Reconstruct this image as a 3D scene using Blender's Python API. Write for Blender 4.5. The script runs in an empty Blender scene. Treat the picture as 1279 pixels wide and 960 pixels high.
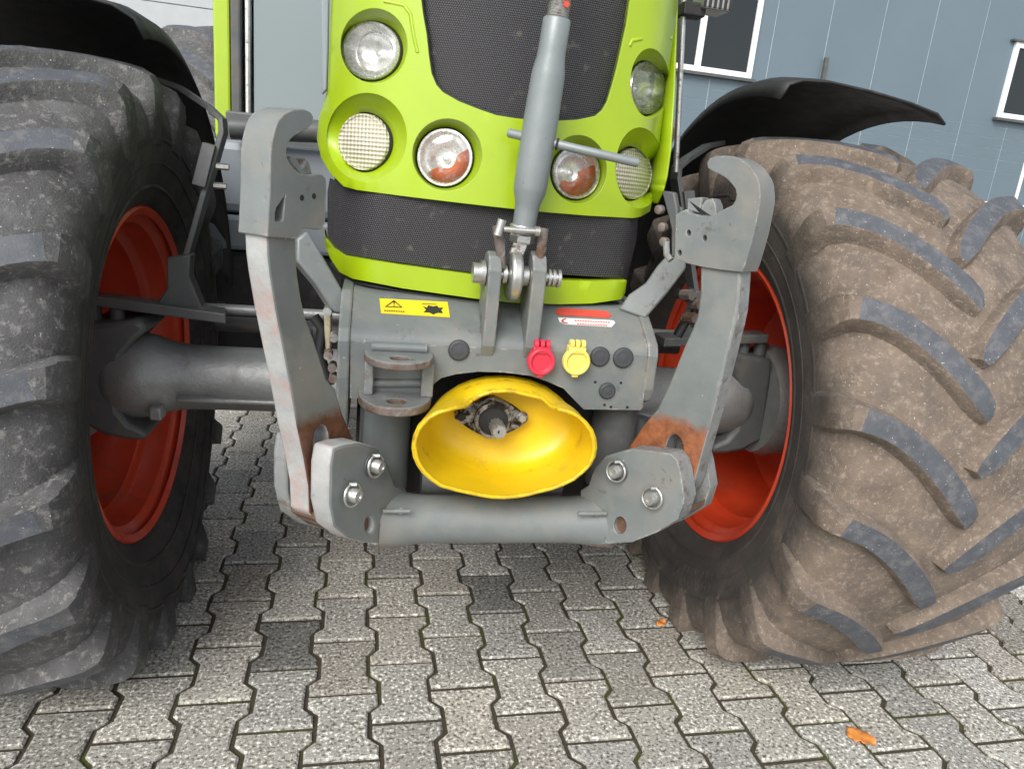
import bpy, bmesh, math, random
from mathutils import Vector, Matrix
from mathutils.geometry import delaunay_2d_cdt
random.seed(7)
SC = bpy.context.scene
COL = SC.collection
R = math.radians
# ------------------------------------------------------------------ camera
F = 900.68
CAM = Vector((-.2454, -1.8166, 1.1704))
def cam_axes(yaw, pitch, roll):
    cy, sy, cp, sp, cr, sr = math.cos(yaw), math.sin(yaw), math.cos(pitch), math.sin(pitch), math.cos(roll), math.sin(roll)
    f = Vector((sy*cp, cy*cp, -sp)); r = Vector((cy, -sy, 0)); d = f.cross(r)
    return cr*r - sr*d, sr*r + cr*d, f
AX, AY, AF = cam_axes(R(11.562), .2734, .0957)
cd = bpy.data.cameras.new('camera'); cam = bpy.data.objects.new('camera', cd); COL.objects.link(cam)
m = Matrix.Identity(4)
for i in range(3):
    m[i][0] = AX[i]; m[i][1] = -AY[i]; m[i][2] = -AF[i]; m[i][3] = CAM[i]
cam.matrix_world = m
cd.sensor_width = 36; cd.lens = F/1279*36; cd.clip_start = .05; cd.clip_end = 2000
SC.camera = cam
# ------------------------------------------------------------------ light
SUN_DIR = Vector((-.52, -.86, .82)).normalized()
w = bpy.data.worlds.new('World'); SC.world = w; w.use_nodes = True
nt = w.node_tree; bg = nt.nodes['Background']
sky = nt.nodes.new('ShaderNodeTexSky'); sky.sky_type = 'NISHITA'; sky.sun_disc = False
sky.sun_elevation = math.asin(SUN_DIR.z); sky.sun_rotation = math.atan2(SUN_DIR.x, SUN_DIR.y)
sky.dust_density = 1.5; sky.air_density = 1; sky.altitude = 200; sky.ozone_density = 1
hs = nt.nodes.new('ShaderNodeHueSaturation'); hs.inputs['Saturation'].default_value = .3
nt.links.new(sky.outputs[0], hs.inputs['Color']); nt.links.new(hs.outputs[0], bg.inputs[0])
bg.inputs[1].default_value = .11
sl = bpy.data.lights.new('sun', 'SUN'); sl.energy = 1.5; sl.angle = R(35); sl.color = (1, .97, .92)
sun = bpy.data.objects.new('sun', sl); COL.objects.link(sun)
sun.rotation_euler = SUN_DIR.to_track_quat('Z', 'Y').to_euler()
vs = SC.view_settings; vs.view_transform = 'Standard'; vs.look = 'None'; vs.gamma = 1; vs.exposure = 1.15; vs.use_curve_mapping = False
# ------------------------------------------------------------------ pixel helpers (direction only, depth is given)
def ray(px, py): return AX*((px-639.5)/F) + AY*((py-480)/F) + AF
def at(px, py, X=None, Y=None, Z=None):
    d = ray(px, py)
    t = (X-CAM.x)/d.x if X is not None else (Y-CAM.y)/d.y if Y is not None else (Z-CAM.z)/d.z
    return CAM + d*t
def onplane(px, py, P0, n):
    d = ray(px, py); return CAM + d*((P0-CAM).dot(n)/d.dot(n))
def onsurf(px, py, S):
    def g(y): p = at(px, py, Y=y); return y-S(p.x, p.z)
    y0 = -.60; best = None
    for k in range(120):                       # first crossing along the ray, then bisect
        y1 = y0+.005; gv = g(y1)
        if best is None or abs(gv) < best[0]: best = (abs(gv), y1)
        if gv >= 0:
            for _ in range(24):
                ym = (y0+y1)/2
                if g(ym) >= 0: y1 = ym
                else: y0 = ym
            return at(px, py, Y=y1)
        y0 = y1
    return at(px, py, Y=best[1])               # ray grazes the edge: closest point
def proj(p):
    q = p-CAM; z = q.dot(AF); return 639.5+F*q.dot(AX)/z, 480+F*q.dot(AY)/z, z
# ------------------------------------------------------------------ materials
def N(nt, t, **kw):
    n = nt.nodes.new(t)
    for k, v in kw.items():
        if hasattr(n, k): setattr(n, k, v)
        else: n.inputs[k].default_value = v
    return n
def mixc(nt, fac, a, b, mode='MIX'):
    n = nt.nodes.new('ShaderNodeMix'); n.data_type = 'RGBA'; n.blend_type = mode
    for s, v in ((n.inputs[0], fac), (n.inputs[6], a), (n.inputs[7], b)):
        if hasattr(v, 'links'): nt.links.new(v, s)
        elif isinstance(v, (int, float)): s.default_value = v
        else: s.default_value = (*v, 1)
    return n.outputs[2]
def ramp(nt, src, lo, hi):
    n = nt.nodes.new('ShaderNodeMapRange'); n.inputs[1].default_value = lo; n.inputs[2].default_value = hi
    nt.links.new(src, n.inputs[0]); return n.outputs[0]
def math_(nt, op, a, b=0):
    n = nt.nodes.new('ShaderNodeMath'); n.operation = op
    for s, v in ((n.inputs[0], a), (n.inputs[1], b)):
        if hasattr(v, 'links'): nt.links.new(v, s)
        else: s.default_value = v
    return n.outputs[0]
def noise(nt, scale, detail=6, rough=.6, vec=None, dist=0):
    n = N(nt, 'ShaderNodeTexNoise', Scale=scale, Detail=detail, Roughness=rough, Distortion=dist)
    if vec is not None: nt.links.new(vec, n.inputs['Vector'])
    return n.outputs['Fac']
MATS = {}
def mat(name, base, rough=.5, metal=0, var=.2, vscale=9, dirt=None, dirt2=None, specks=None, bump=.15, bscale=120, coat=0, spec=.5, emit=None):
    """dirt = (colour, low, high, scale): noise above low..high turns into colour; specks = (colour, threshold, scale)"""
    if name in MATS: return MATS[name]
    mt = bpy.data.materials.new(name); mt.use_nodes = True; nt = mt.node_tree; b = nt.nodes['Principled BSDF']
    pos = nt.nodes.new('ShaderNodeNewGeometry').outputs['Position']
    n1 = noise(nt, vscale, 7, .62, pos)
    c = mixc(nt, ramp(nt, n1, .3, .7), [x*(1-var) for x in base], [min(1, x*(1+var)) for x in base])
    rg = ramp(nt, noise(nt, vscale*2.3, 5, .6, pos), .2, .8)
    rgh = nt.nodes.new('ShaderNodeMapRange'); nt.links.new(rg, rgh.inputs[0]); rgh.inputs[3].default_value = max(.03, rough-.1); rgh.inputs[4].default_value = min(1, rough+.12)
    rsock = rgh.outputs[0]
    for d in (dirt, dirt2):
        if d:
            f = ramp(nt, noise(nt, d[3], 9, .68, pos, .3), d[1], d[2])
            c = mixc(nt, f, c, d[0])
            rm = nt.nodes.new('ShaderNodeMix'); nt.links.new(f, rm.inputs[0]); nt.links.new(rsock, rm.inputs[2]); rm.inputs[3].default_value = .9; rsock = rm.outputs[0]
    if specks:
        v = N(nt, 'ShaderNodeTexNoise', Scale=specks[2], Detail=2.0, Roughness=.5); nt.links.new(pos, v.inputs['Vector'])
        f = ramp(nt, v.outputs['Fac'], specks[1], specks[1]+.05); c = mixc(nt, f, c, specks[0])
    nt.links.new(c, b.inputs['Base Color']); nt.links.new(rsock, b.inputs['Roughness'])
    b.inputs['Metallic'].default_value = metal; b.inputs['Coat Weight'].default_value = coat; b.inputs['Coat Roughness'].default_value = .15
    b.inputs['Specular IOR Level'].default_value = spec
    if bump:
        bp = N(nt, 'ShaderNodeBump', Strength=bump, Distance=.004)
        nt.links.new(noise(nt, bscale, 6, .65, pos), bp.inputs['Height']); nt.links.new(bp.outputs[0], b.inputs['Normal'])
    MATS[name] = mt; return mt
DUST = (.33, .28, .22); RUST = (.13, .05, .022)
GREEN = mat('lime_paint', (.315, .445, .005), .38, var=.05, coat=.25, bump=.03, bscale=300, dirt=((.32, .36, .08), .63, .85, 14), specks=((.05, .05, .03), .79, 70))
GREY = mat('grey_paint', (.15, .165, .163), .42, var=.2, vscale=6, coat=.12, bump=.1, bscale=160, dirt=((.22, .205, .175), .47, .74, 9), dirt2=((.065, .045, .03), .62, .72, 17), specks=((.40, .40, .38), .745, 120))
GREYD = mat('dark_grey_paint', (.075, .08, .08), .5, var=.2, coat=.05, bump=.15, dirt=((.13, .11, .09), .5, .75, 13), dirt2=(RUST, .7, .78, 22))
WORN = mat('worn_grey_paint', (.19, .20, .195), .45, var=.2, coat=.05, bump=.2, dirt=((.12, .075, .05), .55, .68, 24), dirt2=((.36, .34, .32), .6, .72, 34))
WORNR = mat('worn_rusty_edge', (.15, .125, .11), .55, var=.25, vscale=20, bump=.3, dirt=((.10, .055, .03), .48, .62, 26), dirt2=((.3, .28, .26), .58, .7, 40))
RUSTM = mat('rusty_steel', (.115, .06, .035), .75, var=.35, vscale=24, bump=.4, dirt=((.05, .035, .028), .5, .68, 30), dirt2=((.2, .17, .15), .62, .74, 40))
STEEL = mat('zinc_steel', (.52, .52, .50), .34, metal=.85, var=.15, vscale=30, bump=.15, dirt=((.16, .12, .09), .55, .7, 45))
CAST = mat('cast_grey', (.23, .235, .23), .34, metal=.3, var=.2, bump=.35, bscale=90, dirt=((.16, .135, .11), .55, .8, 10))
BLACK = mat('black_plastic', (.018, .018, .019), .55, var=.2, bump=.2, dirt=((.09, .075, .06), .58, .82, 12))
DARK = mat('grimy_black', (.014, .013, .012), .8, var=.3, dirt=((.06, .045, .035), .55, .8, 9))
REDRIM = mat('red_rim_paint', (.56, .045, .012), .42, var=.14, coat=.15, bump=.08, dirt=((.16, .07, .045), .55, .8, 8))
YEL = mat('yellow_plastic', (.67, .455, .005), .42, var=.1, coat=.1, bump=.12, bscale=80, dirt=((.34, .19, .02), .58, .8, 13), dirt2=((.06, .035, .015), .72, .78, 34))
SIDE = mat('tyre_sidewall', (.026, .024, .023), .72, var=.3, bump=.3, bscale=150, dirt=((.085, .068, .054), .48, .74, 7))
TREAD_R = mat('tyre_tread_brown_dust', (.17, .132, .102), .9, var=.3, vscale=14, bump=.8, bscale=210, dirt=((.095, .08, .07), .44, .80, 12), dirt2=((.38, .31, .245), .52, .80, 75), specks=((.50, .44, .36), .69, 230))
TREAD_L = mat('tyre_tread_grey_dust', (.105, .104, .105), .85, var=.3, vscale=14, bump=.8, bscale=210, dirt=((.05, .048, .048), .42, .74, 9), dirt2=((.34, .325, .30), .53, .78, 60), specks=((.5, .47, .42), .70, 220))
def tyre_mix(name, a, b, amt):
    """rubber with road dust where the 'dust' attribute (how far out the tread the spot lies) is high"""
    mt = b.copy(); mt.name = name; nt = mt.node_tree; p = nt.nodes['Principled BSDF']
    pos = nt.nodes.new('ShaderNodeNewGeometry').outputs['Position']
    at_ = nt.nodes.new('ShaderNodeAttribute'); at_.attribute_name = 'dust'
    f = ramp(nt, math_(nt, 'ADD', at_.outputs['Fac'], math_(nt, 'MULTIPLY', math_(nt, 'SUBTRACT', noise(nt, 11, 8, .65, pos), .5), 1.3)), .15, .85)
    c0 = p.inputs['Base Color'].links[0].from_socket
    dk = mixc(nt, ramp(nt, noise(nt, 8, 8, .65, pos), .4, .7), a, [x*1.0+.035*y for x, y in zip(a, (1, .85, .7))])
    nt.links.new(mixc(nt, f, dk, c0), p.inputs['Base Color']); return mt
TYRE_R = tyre_mix('dusty_brown_tyre', (.040, .034, .030), TREAD_R, 1); TYRE_L = tyre_mix('dusty_grey_tyre', (.020, .019, .0185), TREAD_L, 1)
EDGE = mat('scuffed_pale_edge', (.34, .345, .34), .5, var=.15, vscale=25, bump=.25, dirt=((.36, .25, .22), .5, .72, 18), dirt2=((.10, .08, .07), .66, .74, 40))
EDGE2 = mat('scuffed_grey_edge', (.20, .205, .20), .5, var=.2, vscale=25, bump=.3, dirt=((.11, .085, .075), .52, .68, 40), dirt2=((.42, .41, .40), .6, .7, 60))
LUGTOP = mat('worn_lug_rubber', (.072, .078, .090), .62, var=.2, vscale=20, bump=.35, bscale=260, dirt=((.15, .145, .145), .5, .72, 40), specks=((.5, .48, .45), .70, 240))
LENS = mat('lamp_reflector', (.84, .84, .82), .26, metal=.7, var=.12, vscale=45, bump=.25, bscale=70)
CREAM = mat('cream_lens', (.62, .58, .44), .25, var=.08, coat=.6, bump=0)
AMBER = mat('amber_reflection', (.62, .16, .055), .2, var=.2, vscale=40, bump=.3, bscale=60, dirt=((.55, .52, .48), .5, .6, 38))  # orange reflection in the lamp bowl, put into the colour
REDCAP = mat('red_cap', (.62, .03, .06), .4, var=.08, bump=.05)
YELCAP = mat('pale_yellow_cap', (.78, .64, .14), .42, var=.08, bump=.05)
RUBBER = mat('rubber_plug', (.045, .048, .052), .6, var=.2, bump=.1)
STICKY = mat('sticker_yellow', (.80, .58, .02), .4, var=.05, bump=0)
STICKK = mat('print_black', (.02, .02, .02), .5, bump=0)
STICKR = mat('print_red', (.55, .06, .04), .45, var=.2, bump=0, dirt=((.16, .16, .16), .6, .66, 60))
STICKW = mat('sticker_white', (.72, .72, .70), .45, var=.05, bump=0)
PANEL = mat('blue_grey_cladding', (.125, .17, .20), .42, var=.05, vscale=.6, bump=.04, bscale=4, metal=.1)
SEAM = mat('panel_seam', (.40, .46, .49), .5, bump=0)
WHITE = mat('white_frame', (.80, .80, .80), .4, var=.03, bump=0)
TANK = mat('tank_grey', (.22, .245, .27), .4, var=.06, bump=.05)
GALV = mat('silver_link', (.205, .23, .23), .46, metal=.2, var=.12, bump=.12, bscale=90, dirt=((.22, .2, .17), .58, .8, 22), specks=((.08, .07, .06), .74, 130))
def glass_mat(name, col, rough=.03, trans=0.9, alpha=1):
    mt = bpy.data.materials.new(name); mt.use_nodes = True; b = mt.node_tree.nodes['Principled BSDF']
    b.inputs['Base Color'].default_value = (*col, 1); b.inputs['Roughness'].default_value = rough; b.inputs['Transmission Weight'].default_value = trans; b.inputs['IOR'].default_value = 1.45
    b.inputs['Alpha'].default_value = alpha
    return mt
def clear_glass():
    mt = bpy.data.materials.new('clear_lamp_glass'); mt.use_nodes = True; nt = mt.node_tree; out = nt.nodes['Material Output']
    t = nt.nodes.new('ShaderNodeBsdfTransparent'); g = N(nt, 'ShaderNodeBsdfGlossy', Roughness=.03); fr_ = N(nt, 'ShaderNodeFresnel', IOR=1.5); mx_ = nt.nodes.new('ShaderNodeMixShader')
    nt.links.new(fr_.outputs[0], mx_.inputs[0]); nt.links.new(t.outputs[0], mx_.inputs[1]); nt.links.new(g.outputs[0], mx_.inputs[2]); nt.links.new(mx_.outputs[0], out.inputs[0]); return mt
GLASS = clear_glass()
PANE = glass_mat('window_glass', (.012, .016, .018), .03, 0)
CABGLASS = glass_mat('cab_glass', (.20, .24, .245), .02, 0)
def mesh_grille():
    mt = bpy.data.materials.new('grille_mesh'); mt.use_nodes = True; nt = mt.node_tree; b = nt.nodes['Principled BSDF']
    g = nt.nodes.new('ShaderNodeNewGeometry'); sp = nt.nodes.new('ShaderNodeSeparateXYZ'); nt.links.new(g.outputs['Position'], sp.inputs[0])
    sx = math_(nt, 'SINE', math_(nt, 'MULTIPLY', math_(nt, 'ADD', sp.outputs[0], math_(nt, 'MULTIPLY', sp.outputs[2], .5)), 1500))
    sz = math_(nt, 'SINE', math_(nt, 'MULTIPLY', sp.outputs[2], 1650))
    h = ramp(nt, math_(nt, 'ADD', sx, sz), -.5, 1.1)
    c = mixc(nt, h, (.006, .006, .007), (.088, .083, .090)); c = mixc(nt, ramp(nt, noise(nt, 30, 6, .6, g.outputs['Position']), .62, .8), c, (.17, .15, .12))
    nt.links.new(c, b.inputs['Base Color']); b.inputs['Roughness'].default_value = .55
    bp = N(nt, 'ShaderNodeBump', Strength=.8, Distance=.002); nt.links.new(h, bp.inputs['Height']); nt.links.new(bp.outputs[0], b.inputs['Normal'])
    return mt
GRILLE = mesh_grille()
def rust_low(name, z0, z1, base=None, rc=(.24, .085, .03)):
    """grey paint that has worn to rust on the lower, rubbed part of the plate"""
    mt = (base or GREY).copy(); mt.name = name; nt = mt.node_tree; b = nt.nodes['Principled BSDF']
    g = nt.nodes.new('ShaderNodeNewGeometry'); sp = nt.nodes.new('ShaderNodeSeparateXYZ'); nt.links.new(g.outputs['Position'], sp.inputs[0])
    z = math_(nt, 'ADD', sp.outputs[2], math_(nt, 'MULTIPLY', noise(nt, 22, 5, .6, g.outputs['Position']), .05))
    f = ramp(nt, z, z1+.025, z0+.025)
    c0 = b.inputs['Base Color'].links[0].from_socket
    rcol = mixc(nt, ramp(nt, noise(nt, 28, 6, .7, g.outputs['Position']), .35, .65), [x*.4 for x in rc], rc)
    nt.links.new(mixc(nt, f, c0, rcol), b.inputs['Base Color']); return mt
def edge_wear(mt, wear, rad=.006):
    nt = mt.node_tree; b = nt.nodes['Principled BSDF']; g = nt.nodes.new('ShaderNodeNewGeometry')
    bv = nt.nodes.new('ShaderNodeBevel'); bv.samples = 4; bv.inputs['Radius'].default_value = rad
    dp = nt.nodes.new('ShaderNodeVectorMath'); dp.operation = 'DOT_PRODUCT'; nt.links.new(bv.outputs[0], dp.inputs[0]); nt.links.new(g.outputs['Normal'], dp.inputs[1])
    e = ramp(nt, dp.outputs['Value'], .985, .88)
    nz = ramp(nt, noise(nt, 55, 7, .7, g.outputs['Position']), .46, .58)
    f = math_(nt, 'MULTIPLY', e, nz); c0 = b.inputs['Base Color'].links[0].from_socket
    wc = mixc(nt, ramp(nt, noise(nt, 30, 3, .6, g.outputs['Position']), .4, .6), wear[0], wear[1])
    nt.links.new(mixc(nt, f, c0, wc), b.inputs['Base Color'])
for m_ in (GREY, WORN): edge_wear(m_, ((.12, .06, .035), (.42, .41, .40)))
edge_wear(YEL, ((.05, .03, .015), (.45, .27, .02)), .008)
# ------------------------------------------------------------------ mesh helpers
def link(name, me, parent=None, smooth=None, bevel=0, seg=2):
    o = bpy.data.objects.new(name, me); COL.objects.link(o)
    if parent is not None: o.parent = parent
    if smooth:
        for p in me.polygons: p.use_smooth = True
        me.set_sharp_from_angle(angle=R(smooth))
    if bevel:
        md = o.modifiers.new('bevel', 'BEVEL'); md.width = bevel; md.segments = seg; md.limit_method = 'ANGLE'; md.angle_limit = R(35)
    return o
def make(name, V, Fc, mats, parent=None, smooth=40, bevel=0, idx=None, fix=True, seg=2):
    me = bpy.data.meshes.new(name); me.from_pydata([tuple(v) for v in V], [], Fc)
    for mm in (mats if isinstance(mats, (list, tuple)) else [mats]): me.materials.append(mm)
    if idx:
        for p, i in zip(me.polygons, idx): p.material_index = i
    if fix:
        bm = bmesh.new(); bm.from_mesh(me); bmesh.ops.recalc_face_normals(bm, faces=bm.faces); bm.to_mesh(me); bm.free()
    me.update()
    return link(name, me, parent, smooth, bevel, seg)
class MB:
    def __init__(s): s.v = []; s.f = []; s.i = []
    def add(s, V, Fc, mi=0):
        k = len(s.v); s.v += [Vector(v) for v in V]; s.f += [tuple(a+k for a in f) for f in Fc]; s.i += [mi]*len(Fc); return s
    def lathe(s, O, D, prof, seg=24, mi=0, cap=True, ref=None):
        """prof: (distance along D, radius)"""
        O = Vector(O); D = Vector(D).normalized(); u = (Vector(ref) if ref else (Vector((0, 0, 1)) if abs(D.z) < .9 else Vector((1, 0, 0))))
        u = (u-D*u.dot(D)).normalized(); w = D.cross(u); V = []; Fc = []
        for d, r in prof:
            for k in range(seg):
                a = 2*math.pi*k/seg; V.append(O+D*d+(u*math.cos(a)+w*math.sin(a))*r)
        for i in range(len(prof)-1):
            for k in range(seg): Fc.append((i*seg+k, i*seg+(k+1) % seg, (i+1)*seg+(k+1) % seg, (i+1)*seg+k))
        if cap: Fc.append(tuple(range(seg))); Fc.append(tuple((len(prof)-1)*seg+k for k in range(seg)))
        return s.add(V, Fc, mi)
    def cyl(s, A, B, r, seg=16, mi=0, r2=None):
        A = Vector(A); B = Vector(B); return s.lathe(A, B-A, [(0, r), ((B-A).length, r if r2 is None else r2)], seg, mi)
    def box(s, lo, hi, mi=0):
        x0, y0, z0 = lo; x1, y1, z1 = hi
        return s.add([(x0, y0, z0), (x1, y0, z0), (x1, y1, z0), (x0, y1, z0), (x0, y0, z1), (x1, y0, z1), (x1, y1, z1), (x0, y1, z1)],
                     [(0, 1, 2, 3), (4, 5, 6, 7), (0, 1, 5, 4), (1, 2, 6, 5), (2, 3, 7, 6), (3, 0, 4, 7)], mi)
    def bar(s, A, B, w, h, up=(0, 0, 1), mi=0):
        A = Vector(A); B = Vector(B); d = (B-A).normalized(); sd = d.cross(Vector(up)).normalized()*w/2; u = sd.cross(d).normalized()*h/2
        return s.add([A-sd-u, A+sd-u, A+sd+u, A-sd+u, B-sd-u, B+sd-u, B+sd+u, B-sd+u], [(0, 1, 2, 3), (4, 5, 6, 7), (0, 1, 5, 4), (1, 2, 6, 5), (2, 3, 7, 6), (3, 0, 4, 7)], mi)
    def torus(s, O, D, r, t, seg=24, n=8, mi=0, ref=None, a0=0, a1=360):
        O = Vector(O); D = Vector(D).normalized(); u = Vector(ref) if ref else (Vector((0, 0, 1)) if abs(D.z) < .9 else Vector((1, 0, 0)))
        u = (u-D*u.dot(D)).normalized(); w = D.cross(u); V = []; Fc = []; full = a1-a0 >= 360; m_ = seg if full else seg+1
        for k in range(m_):
            a = R(a0+(a1-a0)*k/seg); e = u*math.cos(a)+w*math.sin(a)
            for j in range(n):
                b = 2*math.pi*j/n; V.append(O+e*(r+t*math.cos(b))+D*t*math.sin(b))
        for k in range(seg):
            k2 = (k+1) % m_
            for j in range(n): Fc.append((k*n+j, k*n+(j+1) % n, k2*n+(j+1) % n, k2*n+j))
        return s.add(V, Fc, mi)
    def sweep(s, pts, r, seg=10, mi=0):
        pts = [Vector(p) for p in pts]; V = []; Fc = []; up = Vector((.13, .21, .97))
        for i, p in enumerate(pts):
            d = (pts[min(i+1, len(pts)-1)]-pts[max(i-1, 0)]).normalized(); u = (up-d*up.dot(d)).normalized(); w = d.cross(u); rr = r[i] if isinstance(r, (list, tuple)) else r
            for k in range(seg): a = 2*math.pi*k/seg; V.append(p+(u*math.cos(a)+w*math.sin(a))*rr)
        for i in range(len(pts)-1):
            for k in range(seg): Fc.append((i*seg+k, i*seg+(k+1) % seg, (i+1)*seg+(k+1) % seg, (i+1)*seg+k))
        Fc.append(tuple(range(seg))); Fc.append(tuple((len(pts)-1)*seg+k for k in range(seg)))
        return s.add(V, Fc, mi)
    def build(s, name, mats, parent=None, smooth=40, bevel=0, seg=2):
        return make(name, s.v, s.f, mats, parent, smooth, bevel, s.i, seg=seg)
def inside(p, poly):
    x, y = p[0], p[1]; r = False; n = len(poly)
    for i in range(n):
        x0, y0 = poly[i]; x1, y1 = poly[i-1]
        if (y0 > y) != (y1 > y) and x < (x1-x0)*(y-y0)/(y1-y0)+x0: r = not r
    return r
def fill(outer, holes=(), extra=()):
    V = []; E_ = []
    for lp in [outer]+list(holes):
        k = len(V); n = len(lp); V += [Vector(p) for p in lp]; E_ += [(k+i, k+(i+1) % n) for i in range(n)]
    V += [Vector(p) for p in extra]
    vo, eo, fo = delaunay_2d_cdt(V, E_, [], 0, 1e-6)[:3]
    T = []
    for f in fo:
        c = (sum(vo[i][0] for i in f)/len(f), sum(vo[i][1] for i in f)/len(f))
        if inside(c, outer) and not any(inside(c, h) for h in holes): T.append(tuple(f))
    return vo, T
def slab(name, front, tris, off, mats, parent, bevel=.003, smooth=35, dissolve=True, backmat=0):
    """front: 3D points, tris; off: function or vector to the back copy"""
    n = len(front); back = [p+(off(p) if callable(off) else off) for p in front]
    cnt = {}
    for t in tris:
        for i in range(len(t)):
            e = (t[i], t[(i+1) % len(t)]); k = tuple(sorted(e)); cnt.setdefault(k, []).append(e)
    Fc = list(tris)+[tuple(i+n for i in reversed(t)) for t in tris]
    for k, es in cnt.items():
        if len(es) == 1: a, b = es[0]; Fc.append((b, a, a+n, b+n))
    me = bpy.data.meshes.new(name); me.from_pydata([tuple(v) for v in list(front)+back], [], Fc)
    bm = bmesh.new(); bm.from_mesh(me)
    loose = [v for v in bm.verts if not v.link_faces]
    if loose: bmesh.ops.delete(bm, geom=loose, context='VERTS')
    if dissolve: bmesh.ops.dissolve_limit(bm, angle_limit=R(.6), verts=bm.verts, edges=bm.edges)
    bmesh.ops.recalc_face_normals(bm, faces=bm.faces); bm.to_mesh(me); bm.free()
    for mm in (mats if isinstance(mats, (list, tuple)) else [mats]): me.materials.append(mm)
    if isinstance(mats, (list, tuple)) and not callable(off):
        od = off.normalized()
        for p in me.polygons:
            if abs(p.normal.dot(od)) < .5: p.material_index = 1
    return link(name, me, parent, smooth, bevel)
def smooth_loop(p, it=1):
    for _ in range(it):
        q = []
        for i in range(len(p)):
            a = p[i]; b = p[(i+1) % len(p)]
            q += [(a[0]*.75+b[0]*.25, a[1]*.75+b[1]*.25), (a[0]*.25+b[0]*.75, a[1]*.25+b[1]*.75)]
        p = q
    return p
def ell(cx, cy, rx, ry, n=28, rot=0):
    return [(cx+rx*math.cos(2*math.pi*k/n)*math.cos(rot)-ry*math.sin(2*math.pi*k/n)*math.sin(rot), cy+rx*math.cos(2*math.pi*k/n)*math.sin(rot)+ry*math.sin(2*math.pi*k/n)*math.cos(rot)) for k in range(n)]
def plate(name, pix, P0, n, t, mats, parent, holes=(), bevel=.003, sm=0):
    n = n.normalized(); d = Vector((-n.y, n.x, 0)).normalized() if abs(n.z) < .9 else Vector((1, 0, 0)); u = n.cross(d) if abs(n.z) > .1 else Vector((0, 0, 1))
    if sm: pix = smooth_loop(pix, sm)
    def to2(lp): return [((onplane(x, y, P0, n)-P0).dot(d), (onplane(x, y, P0, n)-P0).dot(u)) for x, y in lp]
    vo, T = fill(to2(pix), [to2(h) for h in holes])
    return slab(name, [P0+d*v[0]+u*v[1] for v in vo], T, -n*t, mats, parent, bevel)
def empty(name, loc=(0, 0, 0), parent=None):
    o = bpy.data.objects.new(name, None); COL.objects.link(o); o.location = loc; o.empty_display_size = .2
    if parent is not None: o.parent = parent
    return o
def tag(o, label=None, cat=None, group=None, kind=None):
    for k, v in (('label', label), ('category', cat), ('group', group), ('kind', kind)):
        if v: o[k] = v
    return o
# ================================================================== GROUND
PW, PL = .1401, .2
a_ = R(-1.603); ex = Vector((math.cos(a_), math.sin(a_), 0)); ny = Vector((-math.sin(a_), math.cos(a_), 0))
def pave(u, v):      # lattice (column, row) -> world
    p = Vector((u*PW, -v*PL, 0)); return Vector((p.dot(ex)-.8303+.11, p.dot(ny)+.41, 0))
def ground_mat():
    mt = bpy.data.materials.new('yard_paving_far'); mt.use_nodes = True; nt = mt.node_tree; b = nt.nodes['Principled BSDF']
    pos = nt.nodes.new('ShaderNodeNewGeometry').outputs['Position']
    br = N(nt, 'ShaderNodeTexBrick', Scale=1.0); br.inputs['Color1'].default_value = (.25, .24, .22, 1); br.inputs['Color2'].default_value = (.32, .31, .29, 1); br.inputs['Mortar'].default_value = (.08, .075, .06, 1)
    br.inputs['Mortar Size'].default_value = .004; br.inputs['Brick Width'].default_value = .2; br.inputs['Row Height'].default_value = .14
    nt.links.new(pos, br.inputs['Vector']); nt.links.new(mixc(nt, .5, br.outputs[0], mixc(nt, noise(nt, 3, 6, .6, pos), (.2, .19, .17), (.36, .35, .32))), b.inputs['Base Color']); b.inputs['Roughness'].default_value = .9
    return mt
def joint_mat():
    mt = bpy.data.materials.new('mossy_joint_sand'); mt.use_nodes = True; nt = mt.node_tree; b = nt.nodes['Principled BSDF']
    pos = nt.nodes.new('ShaderNodeNewGeometry').outputs['Position']
    c = mixc(nt, noise(nt, 60, 5, .6, pos), (.035, .028, .018), (.085, .07, .048))
    c = mixc(nt, ramp(nt, noise(nt, 3.2, 5, .75, pos), .5, .62), c, (.075, .085, .014))
    nt.links.new(c, b.inputs['Base Color']); b.inputs['Roughness'].default_value = .95
    bp = N(nt, 'ShaderNodeBump', Strength=.8, Distance=.006); nt.links.new(noise(nt, 140, 5, .7, pos), bp.inputs['Height']); nt.links.new(bp.outputs[0], b.inputs['Normal'])
    return mt
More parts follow.
